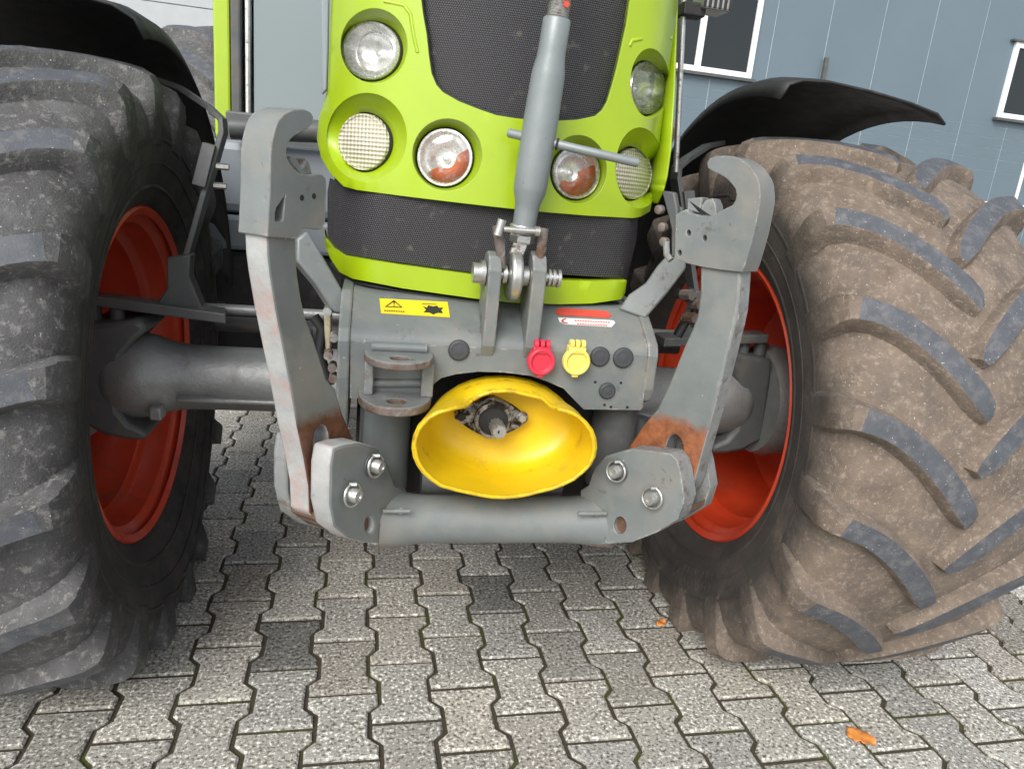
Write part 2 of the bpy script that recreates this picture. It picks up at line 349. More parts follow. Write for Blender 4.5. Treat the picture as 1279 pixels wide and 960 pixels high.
def paver_mat():
    mt = bpy.data.materials.new('concrete_paver'); mt.use_nodes = True; nt = mt.node_tree; b = nt.nodes['Principled BSDF']
    g = nt.nodes.new('ShaderNodeNewGeometry'); pos = g.outputs['Position']; oi = nt.nodes.new('ShaderNodeObjectInfo')
    rnd = math_(nt, 'FRACT', math_(nt, 'ADD', oi.outputs['Random'], g.outputs['Random Per Island']))
    c = mixc(nt, rnd, (.36, .345, .305), (.50, .48, .43))
    c = mixc(nt, ramp(nt, noise(nt, 5, 6, .6, pos), .35, .75), mixc(nt, .55, c, (.30, .285, .26)), c)
    f = noise(nt, 125, 2, .55, pos)
    c = mixc(nt, ramp(nt, f, .57, .64), c, (.82, .79, .72))
    c = mixc(nt, ramp(nt, f, .44, .36), c, (.12, .11, .09))
    c = mixc(nt, ramp(nt, noise(nt, 420, 2, .6, pos), .58, .7), c, (.11, .10, .09))
    stain = ramp(nt, noise(nt, 1.6, 7, .65, pos), .6, .76)
    c = mixc(nt, math_(nt, 'MULTIPLY', stain, .5), c, (.13, .12, .095))
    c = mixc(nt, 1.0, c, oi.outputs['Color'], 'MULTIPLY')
    nt.links.new(c, b.inputs['Base Color']); b.inputs['Roughness'].default_value = .88; b.inputs['Specular IOR Level'].default_value = .3
    bp = N(nt, 'ShaderNodeBump', Strength=.7, Distance=.004); nt.links.new(f, bp.inputs['Height']); nt.links.new(bp.outputs[0], b.inputs['Normal'])
    return mt
g_ = MB().add([(-400, -400, -.06), (400, -400, -.06), (400, 400, -.06), (-400, 400, -.06)], [(0, 1, 2, 3)]).build('ground', ground_mat(), smooth=None)
tag(g_, kind='structure')
c0, c1, r0, r1 = -26, 40, -44, 13
q4 = [pave(c0-.6, r1+.6), pave(c1+.6, r1+.6), pave(c1+.6, r0-.6), pave(c0-.6, r0-.6)]
nx_ = 60
jv = []; jf = []
pavement = make('pavement', [p+Vector((0, 0, -.007)) for p in q4]+[p+Vector((0, 0, -.09)) for p in q4], [(0, 1, 2, 3), (0, 4, 5, 1), (1, 5, 6, 2), (2, 6, 7, 3), (3, 7, 4, 0)], joint_mat(), smooth=None)
tag(pavement, kind='structure')
PAVER = paver_mat()
def paver_shape(gap=.0050, bev=.0045):
    A, h = .0115, PW/2; L2 = PL/2
    prof = [(-L2, h+A), (-L2+.036, h+A), (-L2+.060, h-A), (L2-.060, h-A), (L2-.036, h+A), (L2, h+A)]
    def ring(ins):
        r = []
        for s, pr in ((1, prof), (-1, prof[::-1])):
            for i, (v, wd) in enumerate(pr):
                vv = v
                if abs(v) > L2-1e-6: vv = math.copysign(L2-ins, v)
                else: vv = v
                r.append((s*(wd-ins), vv))
        return r
    V = []; Fc = []; n = 12
    for z, ins in ((-.03, gap), (-.0035, gap), (0, gap+bev)):
        V += [(x, y, z) for x, y in ring(ins)]
    for j in range(2):
        for k in range(n): Fc.append((j*n+k, j*n+(k+1) % n, (j+1)*n+(k+1) % n, (j+1)*n+k))
    Fc.append(tuple(range(2*n, 3*n)))
    return V, Fc
PV, PF = paver_shape()
pm = []
for k in range(5):
    rr = random.Random(k); me = bpy.data.meshes.new('paving_stone')
    jit = [(rr.uniform(-.0012, .0012), rr.uniform(-.0012, .0012)) for _ in range(12)]
    me.from_pydata([(x+jit[i % 12][0], y+jit[i % 12][1], z) for i, (x, y, z) in enumerate(PV)], [], PF); me.materials.append(PAVER); me.update(); pm.append(me)
cells = []
for c in range(c0, c1):
    for r in range(r0, r1):
        v = r + (.5 if c % 2 else 0)            # centre of the stone (joints lie half a stone away)
        p = pave(c, v); px, py, z = proj(p)
        vis = z > .2 and -60 < px < 1339 and 430 < py < 1010
        hid = (p.x < -.85 and p.y > -.30 and p.x > -1.4) or (.72 < p.x < 1.25 and p.y > -.28) or (p.x < -1.0 and p.y > -.25)
        cells.append((0 if vis and not hid else 1, z, p, c, v))
cells.sort(key=lambda t: t[:2])
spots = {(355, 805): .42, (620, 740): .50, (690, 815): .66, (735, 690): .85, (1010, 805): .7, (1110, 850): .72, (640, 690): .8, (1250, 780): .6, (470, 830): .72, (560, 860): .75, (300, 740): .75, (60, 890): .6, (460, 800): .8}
rot = a_
mb = MB()
for i, (h, z, p, c, v) in enumerate(cells):
    dz = random.uniform(-.0016, .0016); tilt = (random.uniform(-.006, .006), random.uniform(-.006, .006)); rz = -a_*-1+random.uniform(-.008, .008)
    if i < 300 and h == 0:
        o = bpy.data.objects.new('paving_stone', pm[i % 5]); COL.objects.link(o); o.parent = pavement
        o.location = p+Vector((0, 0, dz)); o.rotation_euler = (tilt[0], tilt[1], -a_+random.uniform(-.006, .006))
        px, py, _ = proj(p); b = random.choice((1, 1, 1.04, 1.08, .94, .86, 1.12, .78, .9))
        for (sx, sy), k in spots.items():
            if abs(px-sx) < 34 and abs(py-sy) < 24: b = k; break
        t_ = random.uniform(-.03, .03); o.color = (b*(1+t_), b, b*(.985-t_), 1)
    else:
        M4 = Matrix.Translation(p+Vector((0, 0, dz))) @ Matrix.Rotation(-a_, 4, 'Z')
        mb.add([M4 @ Vector(q) for q in PV], PF)
rest = make('paving_stone', mb.v, mb.f, PAVER, pavement, smooth=None, fix=False); tag(rest, kind='stuff')
# ================================================================== TRACTOR
TR = tag(empty('tractor'), 'lime green tractor with red wheel rims and grey folded front linkage', 'tractor')
# ---------------------------------------------------------------- wheels
AZ = .637
def wheel(xc, yc, inner, treadmat, RT=.712, W=.285, rimr=.395, n_l=20, zc=AZ, label=None, k=1.0, PH=.06):
    """inner = +1 if the tractor's middle lies towards +x"""
    W_ = empty('wheel', (0, 0, 0), TR); TYM = TYRE_L if treadmat is TREAD_L else TYRE_R
    if label: W_['label'] = label
    base = [(.0, .684), (.06, .683), (.12, .679), (.18, .671), (.225, .657), (.255, .634), (.270, .600), (.275, .558), (.270, .515), (.261, .475), (.249, .440), (.238, .415), (.230, .405), (.222, .398), (.200, .392), (.150, .372)]
    prof = [(-a*k, r*k) for a, r in base[::-1]] + [(a*k, r*k) for a, r in base[1:]]
    seg = 128; V = []; Fc = []; idx = []
    def pt(a, th, r):
        y = yc-r*math.cos(th); z = zc+r*math.sin(th); 
        low = max(0, -math.sin(th)); aa = a*(1+.085*low**6*min(1, (r/k-.36)/.15) if r/k > .36 else 1)
        return Vector((xc+aa, y, max(z, .006)))
    for j in range(seg):
        th = 2*math.pi*j/seg
        for a, r in prof: V.append(pt(a, th, r))
    n = len(prof)
    for j in range(seg):
        j2 = (j+1) % seg
        for i in range(n-1):
            Fc.append((j*n+i, j*n+i+1, j2*n+i+1, j2*n+i)); am = abs(prof[i][0]+prof[i+1][0])/2/k; idx.append(1 if am < .262 else 0)
    ty = make('tyre', V, Fc, [TYM], W_, 60)
    da = ty.data.attributes.new('dust', 'FLOAT', 'POINT')
    for q_, v_ in enumerate(da.data):
        am = abs(prof[q_ % n][0])/k; rr_ = prof[q_ % n][1]/k; v_.value = 1.0 if rr_ > .66 else (max(.0, .25+.75*(rr_-.56)/.10) if rr_ > .56 else .12)
    # raised bands and ribs on the sidewall towards the tractor
    for s in (inner, -inner):
        for rr, tt in ((.448, .0022), (.50, .0012), (.552, .0020)):
            aa = {.448: .2525, .50: .2675, .552: .2748}[rr]*k
            ring = []
            for j in range(96):
                th = 2*math.pi*j/96
                for q in range(6):
                    b = 2*math.pi*q/6; ring.append(pt(s*(aa+tt*math.cos(b)), th, (rr+tt*2*math.sin(b))*k))
            MB().add(ring, [(j*6+q, j*6+(q+1) % 6, ((j+1) % 96)*6+(q+1) % 6, ((j+1) % 96)*6+q) for j in range(96) for q in range(6)]).build('sidewall_rib', TYM if inner < 0 else SIDE, W_, 60)
    # lugs: bars that wrap from the sidewall over the shoulder to just past the middle
    line = [(.2722, .535), (.2745, .556), (.2730, .580), (.2700, .600), (.266, .619), (.255, .634), (.241, .647), (.222, .658), (.200, .6655), (.175, .672), (.145, .6765), (.115, .6795), (.085, .6815), (.055, .683), (.025, .6838), (.004, .684), (-.012, .684)]
    tops = [(.2750, .540), (.2810, .575), (.2855, .610), (.2875, .640), (.2845, .664), (.276, .681), (.258, .6905), (.234, .6965), (.205, .7005), (.177, .704), (.146, .7065), (.1155, .7085), (.085, .710), (.055, .711), (.025, .712), (.004, .7105), (-.004, .703)]
    hwd = [.038, .037, .0355, .034, .0315, .028, .0255, .024, .0235, .0235, .0235, .0235, .0238, .024, .0235, .019, .010]
    def drift(a): t = max(0, (.285-a)/.295); return .02*t+.195*t**1.75
    nl_ = len(line)
    for s in (1, -1):
        for kk in range(n_l):
            th0 = 2*math.pi*(kk+(.5 if s > 0 else 0))/n_l + PH
            V = []; Fc = []; idx = []
            for i, (a, r) in enumerate(line):
                a0, r0_ = line[max(i-1, 0)]; a1, r1_ = line[min(i+1, nl_-1)]; L = math.hypot(a1-a0, r1_-r0_); na, nr = (r1_-r0_)/L, -(a1-a0)/L
                sl_ = (drift(a1)-drift(a0))/L; q_ = math.hypot(1, sl_); cu, cd_ = -sl_/q_, 1/q_          # unit vector across the bar (along the profile, around the tyre)
                ta, tr = (a1-a0)/L, (r1_-r0_)/L
                hw_ = hwd[i]; ta_, tr_ = tops[i]; sp = .010 if i > 5 else .014
                for off, f_ in ((-hw_-sp, -.12), (-hw_-sp*.45, .35), (-hw_, .92), (-hw_*.90, 1), (hw_*.90, 1), (hw_, .92), (hw_+sp*.45, .35), (hw_+sp, -.12)):
                    aa = a+(ta_-a)*f_+ta*cu*off*(1 if i > 5 else .3); rr = r+(tr_-r)*f_+tr*cu*off*(1 if i > 5 else .3); dd_ = drift(a)+cd_*off
                    V.append(pt(s*aa*k, th0-dd_/.69, rr*k))
            for i in range(nl_-1):
                for q in range(7):
                    Fc.append((i*8+q, i*8+q+1, (i+1)*8+q+1, (i+1)*8+q)); idx.append(1 if q == 3 and i >= 6 else (0 if i >= 4 else 2))
            Fc.append(tuple((nl_-1)*8+q for q in range(8))); idx.append(0)
            lo_ = make('lug', V, Fc, [TYM, LUGTOP], W_, 33, idx=[0 if q_ == 2 else q_ for q_ in idx])
            da = lo_.data.attributes.new('dust', 'FLOAT', 'POINT')
            for q_, v_ in enumerate(da.data): v_.value = min(.95, max(.1, .2+.15*(q_//8)))
    # rim: dished barrel with stepped ledges
    rp = [(-.222, .380), (-.232, .396), (-.226, .402), (-.216, .396), (-.208, .376), (-.196, .362), (-.150, .357), (-.138, .350), (-.130, .336), (-.075, .330), (-.062, .322), (.0, .318), (.06, .318), (.082, .300), (.098, .255), (.106, .19), (.110, .06)]
    rp = [(-inner*a*k, r*rimr/.395*k) for a, r in rp]
    rb = MB(); rb.lathe((xc, yc, zc), (1, 0, 0), [(a, r) for a, r in rp], 96, cap=False)
    rb.lathe((xc-inner*.110*k, yc, zc), (-inner, 0, 0), [(0, .07*k), (.012, .06*k)], 32)
    rb.lathe((xc, yc, zc), (1, 0, 0), [(-inner*a*k, r*rimr/.395*k) for a, r in ((.06, .319), (.15, .345), (.208, .378), (.224, .400), (.230, .396), (.222, .380))], 96, cap=False)
    rim = rb.build('rim', REDRIM, W_, 35)
    return W_
def sidewall_text(txt, xc, inner, r_, th_mid, size, parent):
    cu_ = bpy.data.curves.new('t', 'FONT'); cu_.body = txt; cu_.size = size; cu_.align_x = 'CENTER'; cu_.extrude = .002; cu_.resolution_u = 2
    to = bpy.data.objects.new('t', cu_); COL.objects.link(to); dg = bpy.context.evaluated_depsgraph_get(); me = bpy.data.meshes.new_from_object(to.evaluated_get(dg)); bpy.data.objects.remove(to)
    V = []
    for v in me.vertices:
        rr = r_+v.co.y; th = th_mid+v.co.x/r_*(-1 if inner < 0 else 1)*-1
        kn_ = [(.400, .224), (.415, .238), (.440, .249), (.475, .261), (.515, .270), (.558, .275), (.600, .270)]
        aa = next(a0+(a1-a0)*(rr-r0)/(r1-r0) for (r0, a0), (r1, a1) in zip(kn_[:-1], kn_[1:]) if rr <= r1)
        aa = aa*(1+.085*max(0, -math.sin(th))**6*min(1, (rr-.36)/.15))+.0002+(v.co.z+.002)*.55
        V.append((xc+inner*aa, -rr*math.cos(th), AZ+rr*math.sin(th)))
    o = make('raised_lettering', V, [tuple(p.vertices) for p in me.polygons], TYRE_R if inner < 0 else SIDE, parent, None); return o
WL, WR = -1.005, .930
wheel(WL, 0, 1, TREAD_L, PH=.11, label='front wheel with darker tyre and wide view of its red rim')
wr_ = wheel(WR, 0, -1, TREAD_R, PH=-.06, label='front wheel with brown dusty tyre behind the silver hook')
sidewall_text('NEAR', WR, -1, .475, R(-70), .085, wr_)
# rear wheels, plain lugs at a larger size
wheel(-1.0, 2.75, 1, TREAD_L, zc=.86, k=1.36, n_l=20, label='large rear wheel')
wheel(.95, 2.75, -1, TREAD_R, zc=.86, k=1.36, n_l=20, label='large rear wheel')
# ---------------------------------------------------------------- front axle
ax = MB()
half = [(-.865, .060), (-.855, .088), (-.83, .101), (-.79, .104), (-.755, .099), (-.725, .088), (-.69, .081), (-.62, .079), (-.42, .079), (-.3, .088), (-.2, .12), (0, .13)]
ax.lathe((0, 0, .637), (1, 0, 0), half+[(-x-(.07 if x < -.6 else 0), r) for x, r in half[-2::-1]], 40)
axo = ax.build('front_axle', CAST, TR, 50)
for s, sh in ((-1, 0), (1, -.072)):
    bx = MB(); xa, xb = sorted((s*.69+sh, s*.25)); bx.box((xa, -.098, .600), (xb, -.06, .613)); bx.build('axle_rib', CAST, axo, bevel=.005)
    bx = MB(); bx.box((s*.735+sh-.014, -.104, .556), (s*.735+sh+.014, -.06, .588)); bx.build('axle_boss', CAST, axo, bevel=.005)
# steering knuckles (C-shaped castings)
kn = [(100, 404), (150, 402), (172, 398), (187, 410), (170, 424), (153, 445), (146, 480), (149, 512), (162, 528), (186, 538), (183, 549), (160, 548), (132, 543), (112, 532), (98, 525)]
kz = [at(x, y, Y=-.075) for x, y in kn]
for s in (-1, 1):
    pts = [(p.x if s < 0 else -p.x-.072, p.z) for p in kz]
    vo, T = fill(pts)
    slab('steering_knuckle', [Vector((v[0], -.085, v[1])) for v in vo], T, Vector((0, .17, 0)), GREYD, axo, .012)
    for qx in (118, 147):
        p = at(qx, 402, Y=-.03); x = p.x if s < 0 else -p.x-.072
        MB().cyl((x, -.03, p.z-.01), (x, -.03, p.z+.05), .0165, 16).build('kingpin_bolt', GREYD, axo, 40, .003)
    hx = s*.90+(-.075 if s > 0 else 0)
    MB().lathe((hx, 0, .637), (s, 0, 0), [(0, .15), (.03, .16), (.10, .15), (.13, .10)], 32).build('wheel_hub', CAST, axo, 40)
tie = MB().cyl((-.80, .10, .79), (.74, .10, .79), .014, 14); tie.build('tie_rod', CAST, axo)
for s in (-1, 1):
    MB().lathe((s*.10, .16, .74), (s, 0, 0), [(0, .038), (.30, .038), (.301, .020), (.55, .020)], 20).build('steering_cylinder', GREYD, axo, 40)
# ---------------------------------------------------------------- fenders
def fender(xi, xo, a0, a1, rf, label, dr=(-.055, -.02, 0, .012, .018, .010, -.01, -.05)):
    """shell around the wheel; a in degrees, 0 = front, 90 = top"""
    V = []; Fc = []; n = 26; xs = [0, .03, .1, .25, .5, .75, .93, 1]
    m_ = len(xs)
    for j in range(n+1):
        t = j/n; a = R(a0+(a1-a0)*t)
        for i in range(m_):
            r = rf+dr[i]; cut = .03*max(0, (xs[i]-.5)*2)**2 if t < .05 else 0
            V.append((xi+(xo-xi)*xs[i], -r*math.cos(a), .637+r*math.sin(a)))
    for j in range(n):
        for i in range(m_-1): Fc.append((j*m_+i, j*m_+i+1, (j+1)*m_+i+1, (j+1)*m_+i))
    o = make('fender', V, Fc, BLACK, TR, 50, fix=True)
    md = o.modifiers.new('thick', 'SOLIDIFY'); md.thickness = .006; md.offset = 0
    o['label'] = label; return o
fl = fender(-.715, -1.27, 80, 172, .805, 'black fender over the darker front tyre')
fr = fender(.655, 1.10, 77.5, 172, .835, 'black fender with its dark underside showing over the dusty tyre', (-.045, -.012, 0, .004, -.004, -.018, -.034, -.055))
def flat_bar(name, pts, w, t, mt, parent, side=(0, 1, 0)):
    V = []; Fc = []; pts = [Vector(p) for p in pts]; sd = Vector(side).normalized()
    for i, p in enumerate(pts):
        d = (pts[min(i+1, len(pts)-1)]-pts[max(i-1, 0)]).normalized(); u = d.cross(sd).normalized()
        for a, b in ((-1, -1), (1, -1), (1, 1), (-1, 1)): V.append(p+u*a*t/2+sd*b*w/2)
    for i in range(len(pts)-1):
        for q in range(4): Fc.append((i*4+q, i*4+(q+1) % 4, (i+1)*4+(q+1) % 4, (i+1)*4+q))
    Fc += [(0, 1, 2, 3), tuple(4*(len(pts)-1)+q for q in range(4))]
    return make(name, V, Fc, mt, parent, None, .002)
# left fender bracket: plate on the knuckle, foot, upright flat bar bent under the fender
def LB(px, py, Y): return at(px, py, Y=Y)
for s in (-1, 1):
    def mx(p): return p if s < 0 else Vector((-p.x-.072, p.y, p.z))
    up_ = [mx(LB(x, y, Y)) for x, y, Y in ((224, 366, .02), (232, 330, .03), (256, 245, .06), (279, 166, .10), (278, 150, .11), (262, 135, .13), (225, 110, .2), (190, 98, .3))]
    flat_bar('fender_strut', up_, .055, .013, GREYD, fl if s < 0 else fr)
    flat_bar('strut_stiffener', [mx(LB(250, 232, .045)), mx(LB(263, 180, .07))], .04, .03, GREYD, fl if s < 0 else fr)
    for q in ((277, 208), (274, 232)):
        p = mx(LB(*q, .06)); MB().cyl(p-Vector((.012, 0, 0)), p+Vector((.016, 0, 0)), .008, 6).build('bolt', STEEL, fl if s < 0 else fr)
    mp = MB()
    pl = [mx(LB(x, y, Y)) for x, y, Y in ((108, 368, -.06), (282, 392, -.06), (282, 384, .08), (108, 362, .08))]
    mp.add(pl+[p-Vector((0, 0, .024)) for p in pl], [(0, 1, 2, 3), (4, 5, 6, 7), (0, 1, 5, 4), (1, 2, 6, 5), (2, 3, 7, 6), (3, 0, 4, 7)])
    mp.build('bracket_plate', GREYD, fl if s < 0 else fr, None, .003)
    ft = [mx(LB(x, y, -.02)) for x, y in ((208, 322), (238, 318), (236, 345), (252, 384), (262, 390), (195, 380), (208, 360))]
    vo, T = fill([(p.x, p.z) for p in ft]); slab('bracket_foot', [Vector((v[0], -.02, v[1])) for v in vo], T, Vector((0, .05, 0)), GREYD, fl if s < 0 else fr, .004)
# ---------------------------------------------------------------- bonnet
def S(x, z):
    ax_ = abs(x); return -.448 + .85*x*x + (9*(ax_-.25)**2 if ax_ > .25 else 0) + .03*(z-1.1)
def S_(off): return lambda x, z: S(x, z)+off
def panel(name, outer, holes, Sf, th, mt, parent, step=.022, bevel=.0025, extra_smooth=50):
    def to2(lp): return [(p.x, p.z) for p in (onsurf(x, y, Sf) for x, y in lp)]
    o2 = to2(outer); h2 = [to2(h) for h in holes]
    xs = [p[0] for p in o2]; zs = [p[1] for p in o2]; ex_ = []
    x = min(xs)+step/2
    def near(p): return any(abs(p[0]-q[0])+abs(p[1]-q[1]) < step*.45 for lp in [o2]+h2 for q in lp)
    while x < max(xs):
        z = min(zs)+step/2
        while z < max(zs):
            p = (x, z)
            if inside(p, o2) and not any(inside(p, h) for h in h2) and not near(p): ex_.append(p)
            z += step
        x += step
    vo, T = fill(o2, h2, ex_)
    return slab(name, [Vector((v[0], Sf(v[0], v[1]), v[1])) for v in vo], T, Vector((0, th, 0)), mt, parent, bevel, extra_smooth, dissolve=False)
def dens(p, k=4):
    q = []
    for i in range(len(p)):
        a = p[i]; b = p[(i+1) % len(p)]
        L = math.hypot(b[0]-a[0], b[1]-a[1]); n = max(1, int(L/14))
        q += [(a[0]+(b[0]-a[0])*t/n, a[1]+(b[1]-a[1])*t/n) for t in range(n)]
    return q
def top_px(x, z): p = Vector((x, S(x, z), z)); return proj(p)[:2]
fasc = [top_px(-.29, 1.76), top_px(-.322, 1.70), (414, 0), (409.7, 110), (404, 130), (398, 149), (395.6, 174), (401, 197), (412.5, 216.5), (429, 233), (446, 237.5), (502, 245), (560, 252), (620, 259), (671, 264.4), (734, 269.6), (790, 272.7), (800, 271), (812, 264), (822, 254), (829, 240), (834, 220), (838.6, 187), (843, 121), (847, 0), top_px(.322, 1.70), top_px(.29, 1.76), top_px(.15, 1.79), top_px(0, 1.80), top_px(-.15, 1.79)]
gril = [top_px(-.20, 1.70), (526.4, 0), (529, 20), (533, 42), (536, 70), (539.5, 93), (545, 106), (553, 115), (573, 126.5), (597, 136), (620, 144), (645, 148), (670, 150.5), (695, 151), (722, 149.5), (743.5, 145), (752, 138), (758.5, 127), (765, 106), (770.6, 84.6), (782.7, 30), (787, 0), top_px(.20, 1.70), top_px(0, 1.715)]
lamps = [  # recess ellipse, lamp ellipse, kind
    ((467, 57.6, 42, 46.7), (464.5, 64, 34.6, 36.5), 'clear'), ((458, 171.5, 50, 55), (456.3, 177.7, 30, 35.7), 'cream'), ((558.7, 193.4, 43.6, 45), (556, 197, 34, 36), 'amber'),
    ((812, 104, 24.5, 43), (806.5, 110, 21, 33.5), 'clear'), ((722, 211.5, 36, 42.6), (718.4, 216, 29, 32.6), 'amber'), ((799, 209.7, 30, 50), (788.5, 217, 22, 32.6), 'cream')]
rec = [ell(*l[0], 40) for l in lamps]
bonnet = panel('bonnet', dens(fasc), [dens(gril)]+rec, S, .018, GREEN, TR)
bonnet['label'] = 'lime green bonnet front with six round lamps'
def dopen(p): return [(a[0]+(b[0]-a[0])*t/6, a[1]+(b[1]-a[1])*t/6) for a, b in zip(p[:-1], p[1:]) for t in range(6)]+[p[-1]]
for ed in (dopen(fasc[:9]), dopen(fasc[19:27])):
    ep = [onsurf(x, y, S_(.012)) for x, y in ed]; k2 = len(ep); V = ep+[Vector((p.x*1.0, -.14, p.z)) for p in ep]
    eo = make('bonnet_return', V, [(i, i+1, k2+i+1, k2+i) for i in range(k2-1)], GREEN, bonnet, 60); md = eo.modifiers.new('t', 'SOLIDIFY'); md.thickness = .004
# lamp cups and lamps
def lens_cream():
    mt = bpy.data.materials.new('prismatic_cream_lens'); mt.use_nodes = True; nt = mt.node_tree; b = nt.nodes['Principled BSDF']
    pos = nt.nodes.new('ShaderNodeNewGeometry').outputs['Position']; sp = nt.nodes.new('ShaderNodeSeparateXYZ'); nt.links.new(pos, sp.inputs[0])
    h = math_(nt, 'ADD', math_(nt, 'SINE', math_(nt, 'MULTIPLY', sp.outputs[0], 900)), math_(nt, 'MULTIPLY', math_(nt, 'SINE', math_(nt, 'MULTIPLY', sp.outputs[2], 800)), 1.2))
    nt.links.new(mixc(nt, ramp(nt, h, -1.6, 1.2), (.44, .40, .29), (.66, .62, .50)), b.inputs['Base Color']); b.inputs['Roughness'].default_value = .2; b.inputs['Coat Weight'].default_value = .6
    bp = N(nt, 'ShaderNodeBump', Strength=.5, Distance=.003); nt.links.new(h, bp.inputs['Height']); nt.links.new(bp.outputs[0], b.inputs['Normal']); return mt
CREAML = lens_cream()
for (rx_, lx_, kind), rc in zip(lamps, rec):
    nn = 40; dep = .042 if kind != 'cream' else .05
    top = [onsurf(x, y, S) for x, y in rc]
    mid = [p.copy() for p in top]
    low = [onsurf(x, y, S_(dep)) for x, y in ell(lx_[0], lx_[1], lx_[2]*1.07, lx_[3]*1.06, nn)]
    V = [p+Vector((0, .004, 0)) for p in top]; Fc = []
    cen_t = sum(top, Vector())/nn
    for t in (.3, .65, 1.0):
        V += [a.lerp(b, t)+Vector((0, .006*math.sin(math.pi*t), 0)) for a, b in zip(top, low)]
    V += [p+Vector((0, .03, 0)) for p in low]
    for j in range(4):
        for k in range(nn): Fc.append((j*nn+k, j*nn+(k+1) % nn, (j+1)*nn+(k+1) % nn, (j+1)*nn+k))
    make('lamp_recess', V, Fc, GREEN, bonnet, 60)
    ctr = sum(low, Vector())/nn
    ex1 = (low[0]-low[nn//2])/2; ez1 = (low[nn//4]-low[3*nn//4])/2; fw = ez1.cross(ex1).normalized()
    if fw.y > 0: fw = -fw
    ex1 = ex1*.955; ez1 = ez1*.955
    L = MB()
    def ringv(f, d): return [ctr+(ex1*math.cos(2*math.pi*k/nn)+ez1*math.sin(2*math.pi*k/nn))*f+fw*d for k in range(nn)]
    def stack(rs, mi, cap=False):
        V = []; Fc = []
        for f, d in rs: V += ringv(f, d)
        for j in range(len(rs)-1):
            for k in range(nn): Fc.append((j*nn+k, j*nn+(k+1) % nn, (j+1)*nn+(k+1) % nn, (j+1)*nn+k))
        if cap: Fc.append(tuple((len(rs)-1)*nn+k for k in range(nn)))
        L.add(V, Fc, mi)
    stack([(1.045, -.03), (1.045, .0), (1.02, .003), (1.0, .002)], 0)                # rubber seal
    if kind == 'cream':
        stack([(1.0, .002), (.98, .008), (.9, .010), (.88, .008), (.6, .013), (.3, .0155), (.05, .0165)], 1, True)
        L.build('headlight', [BLACK, CREAML], bonnet, 40)['label'] = 'cream prismatic lamp'
    else:
        stack([(1.0, .002), (.98, .007), (.90, .007), (.86, .001), (.72, -.012), (.66, -.010), (.6, -.018), (.40, -.026), (.2, -.030), (.12, -.020), (.04, -.018)], 1, True)
        if kind == 'amber':  # segment on the lower bowl carrying the painted orange reflection
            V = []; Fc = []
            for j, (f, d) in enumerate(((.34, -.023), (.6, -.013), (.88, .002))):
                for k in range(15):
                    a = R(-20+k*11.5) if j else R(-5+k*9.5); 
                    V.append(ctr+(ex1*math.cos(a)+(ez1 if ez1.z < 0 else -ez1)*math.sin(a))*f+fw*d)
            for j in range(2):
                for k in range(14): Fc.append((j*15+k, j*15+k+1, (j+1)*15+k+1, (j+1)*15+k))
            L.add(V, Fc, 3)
        stack([(.975, .0075), (.8, .0115), (.5, .015), (.2, .0165), (.05, .017)], 2, True)
        stack([(.975, .0055), (.8, .0095), (.5, .013), (.2, .0145), (.05, .015)], 2, True)
        L.build('headlight', [BLACK, LENS, GLASS, AMBER], bonnet, 40)['label'] = 'clear round headlight' if kind == 'clear' else 'clear round lamp with painted amber reflection at its bottom'
panel('grille', dens([(a, b) for a, b in ([top_px(-.21, 1.71)]+[(x-(6 if x < 640 else -6), y+(5 if y > 100 else 0)) for x, y in gril[1:-2]]+[top_px(.21, 1.71), top_px(0, 1.725)])]), [], S_(.022), .01, GRILLE, bonnet, step=.03)
# black rubber lip between grille and bonnet
gl = [onsurf(x, y, S_(.010)) for x, y in dens(gril)]
MB().sweep(gl, .0042, 8).build('grille_seal', BLACK, bonnet, 60)
# low crease bars above the lamps
for pts in (((480, 2), (505, 7), (513, 18), (517, 45), (522, 66)), ((786, 58), (789, 51), (800, 49), (838, 48))):
    MB().sweep([onsurf(x, y, S_(.0022)) for x, y in pts], .0042, 8).build('crease', GREEN, bonnet, 60)
# lower air intake
lg = [(409, 240), (412, 222), (432, 232), (502, 243), (620, 257), (734, 267), (797, 271), (795, 300), (783, 349), (700, 343), (620, 345), (590, 341), (502, 329), (432, 318), (418, 309), (409, 296)]
def S2(x, z): 
    ax_ = abs(x); return -.440 + .55*x*x + (14*(ax_-.235)**2 if ax_ > .235 else 0)
panel('lower_grille', dens(lg), [], lambda x, z: S2(x, z)+.012, .01, GRILLE, bonnet, step=.025)
lip = [(405, 288), (407, 298), (416, 309), (432, 320), (502, 331), (590, 343), (640, 346), (700, 350), (740, 351), (783, 350), (781, 366), (776, 374), (740, 379), (700, 380), (640, 378), (590, 372.5), (502, 360), (440, 348), (424, 340), (412, 322), (406, 306)]
panel('bumper_lip', dens(lip), [], lambda x, z: S2(x, z)-.004, .05, GREEN, bonnet, step=.02, bevel=.004)
und = [(412, 330), (440, 350), (502, 362), (590, 374), (640, 380), (700, 382), (774, 377), (773, 383), (700, 386), (640, 384), (590, 378.5), (502, 366), (445, 355.5), (425, 346)]
panel('under_tray', dens(und), [], lambda x, z: S2(x, z)+.012, .12, BLACK, bonnet, step=.03)
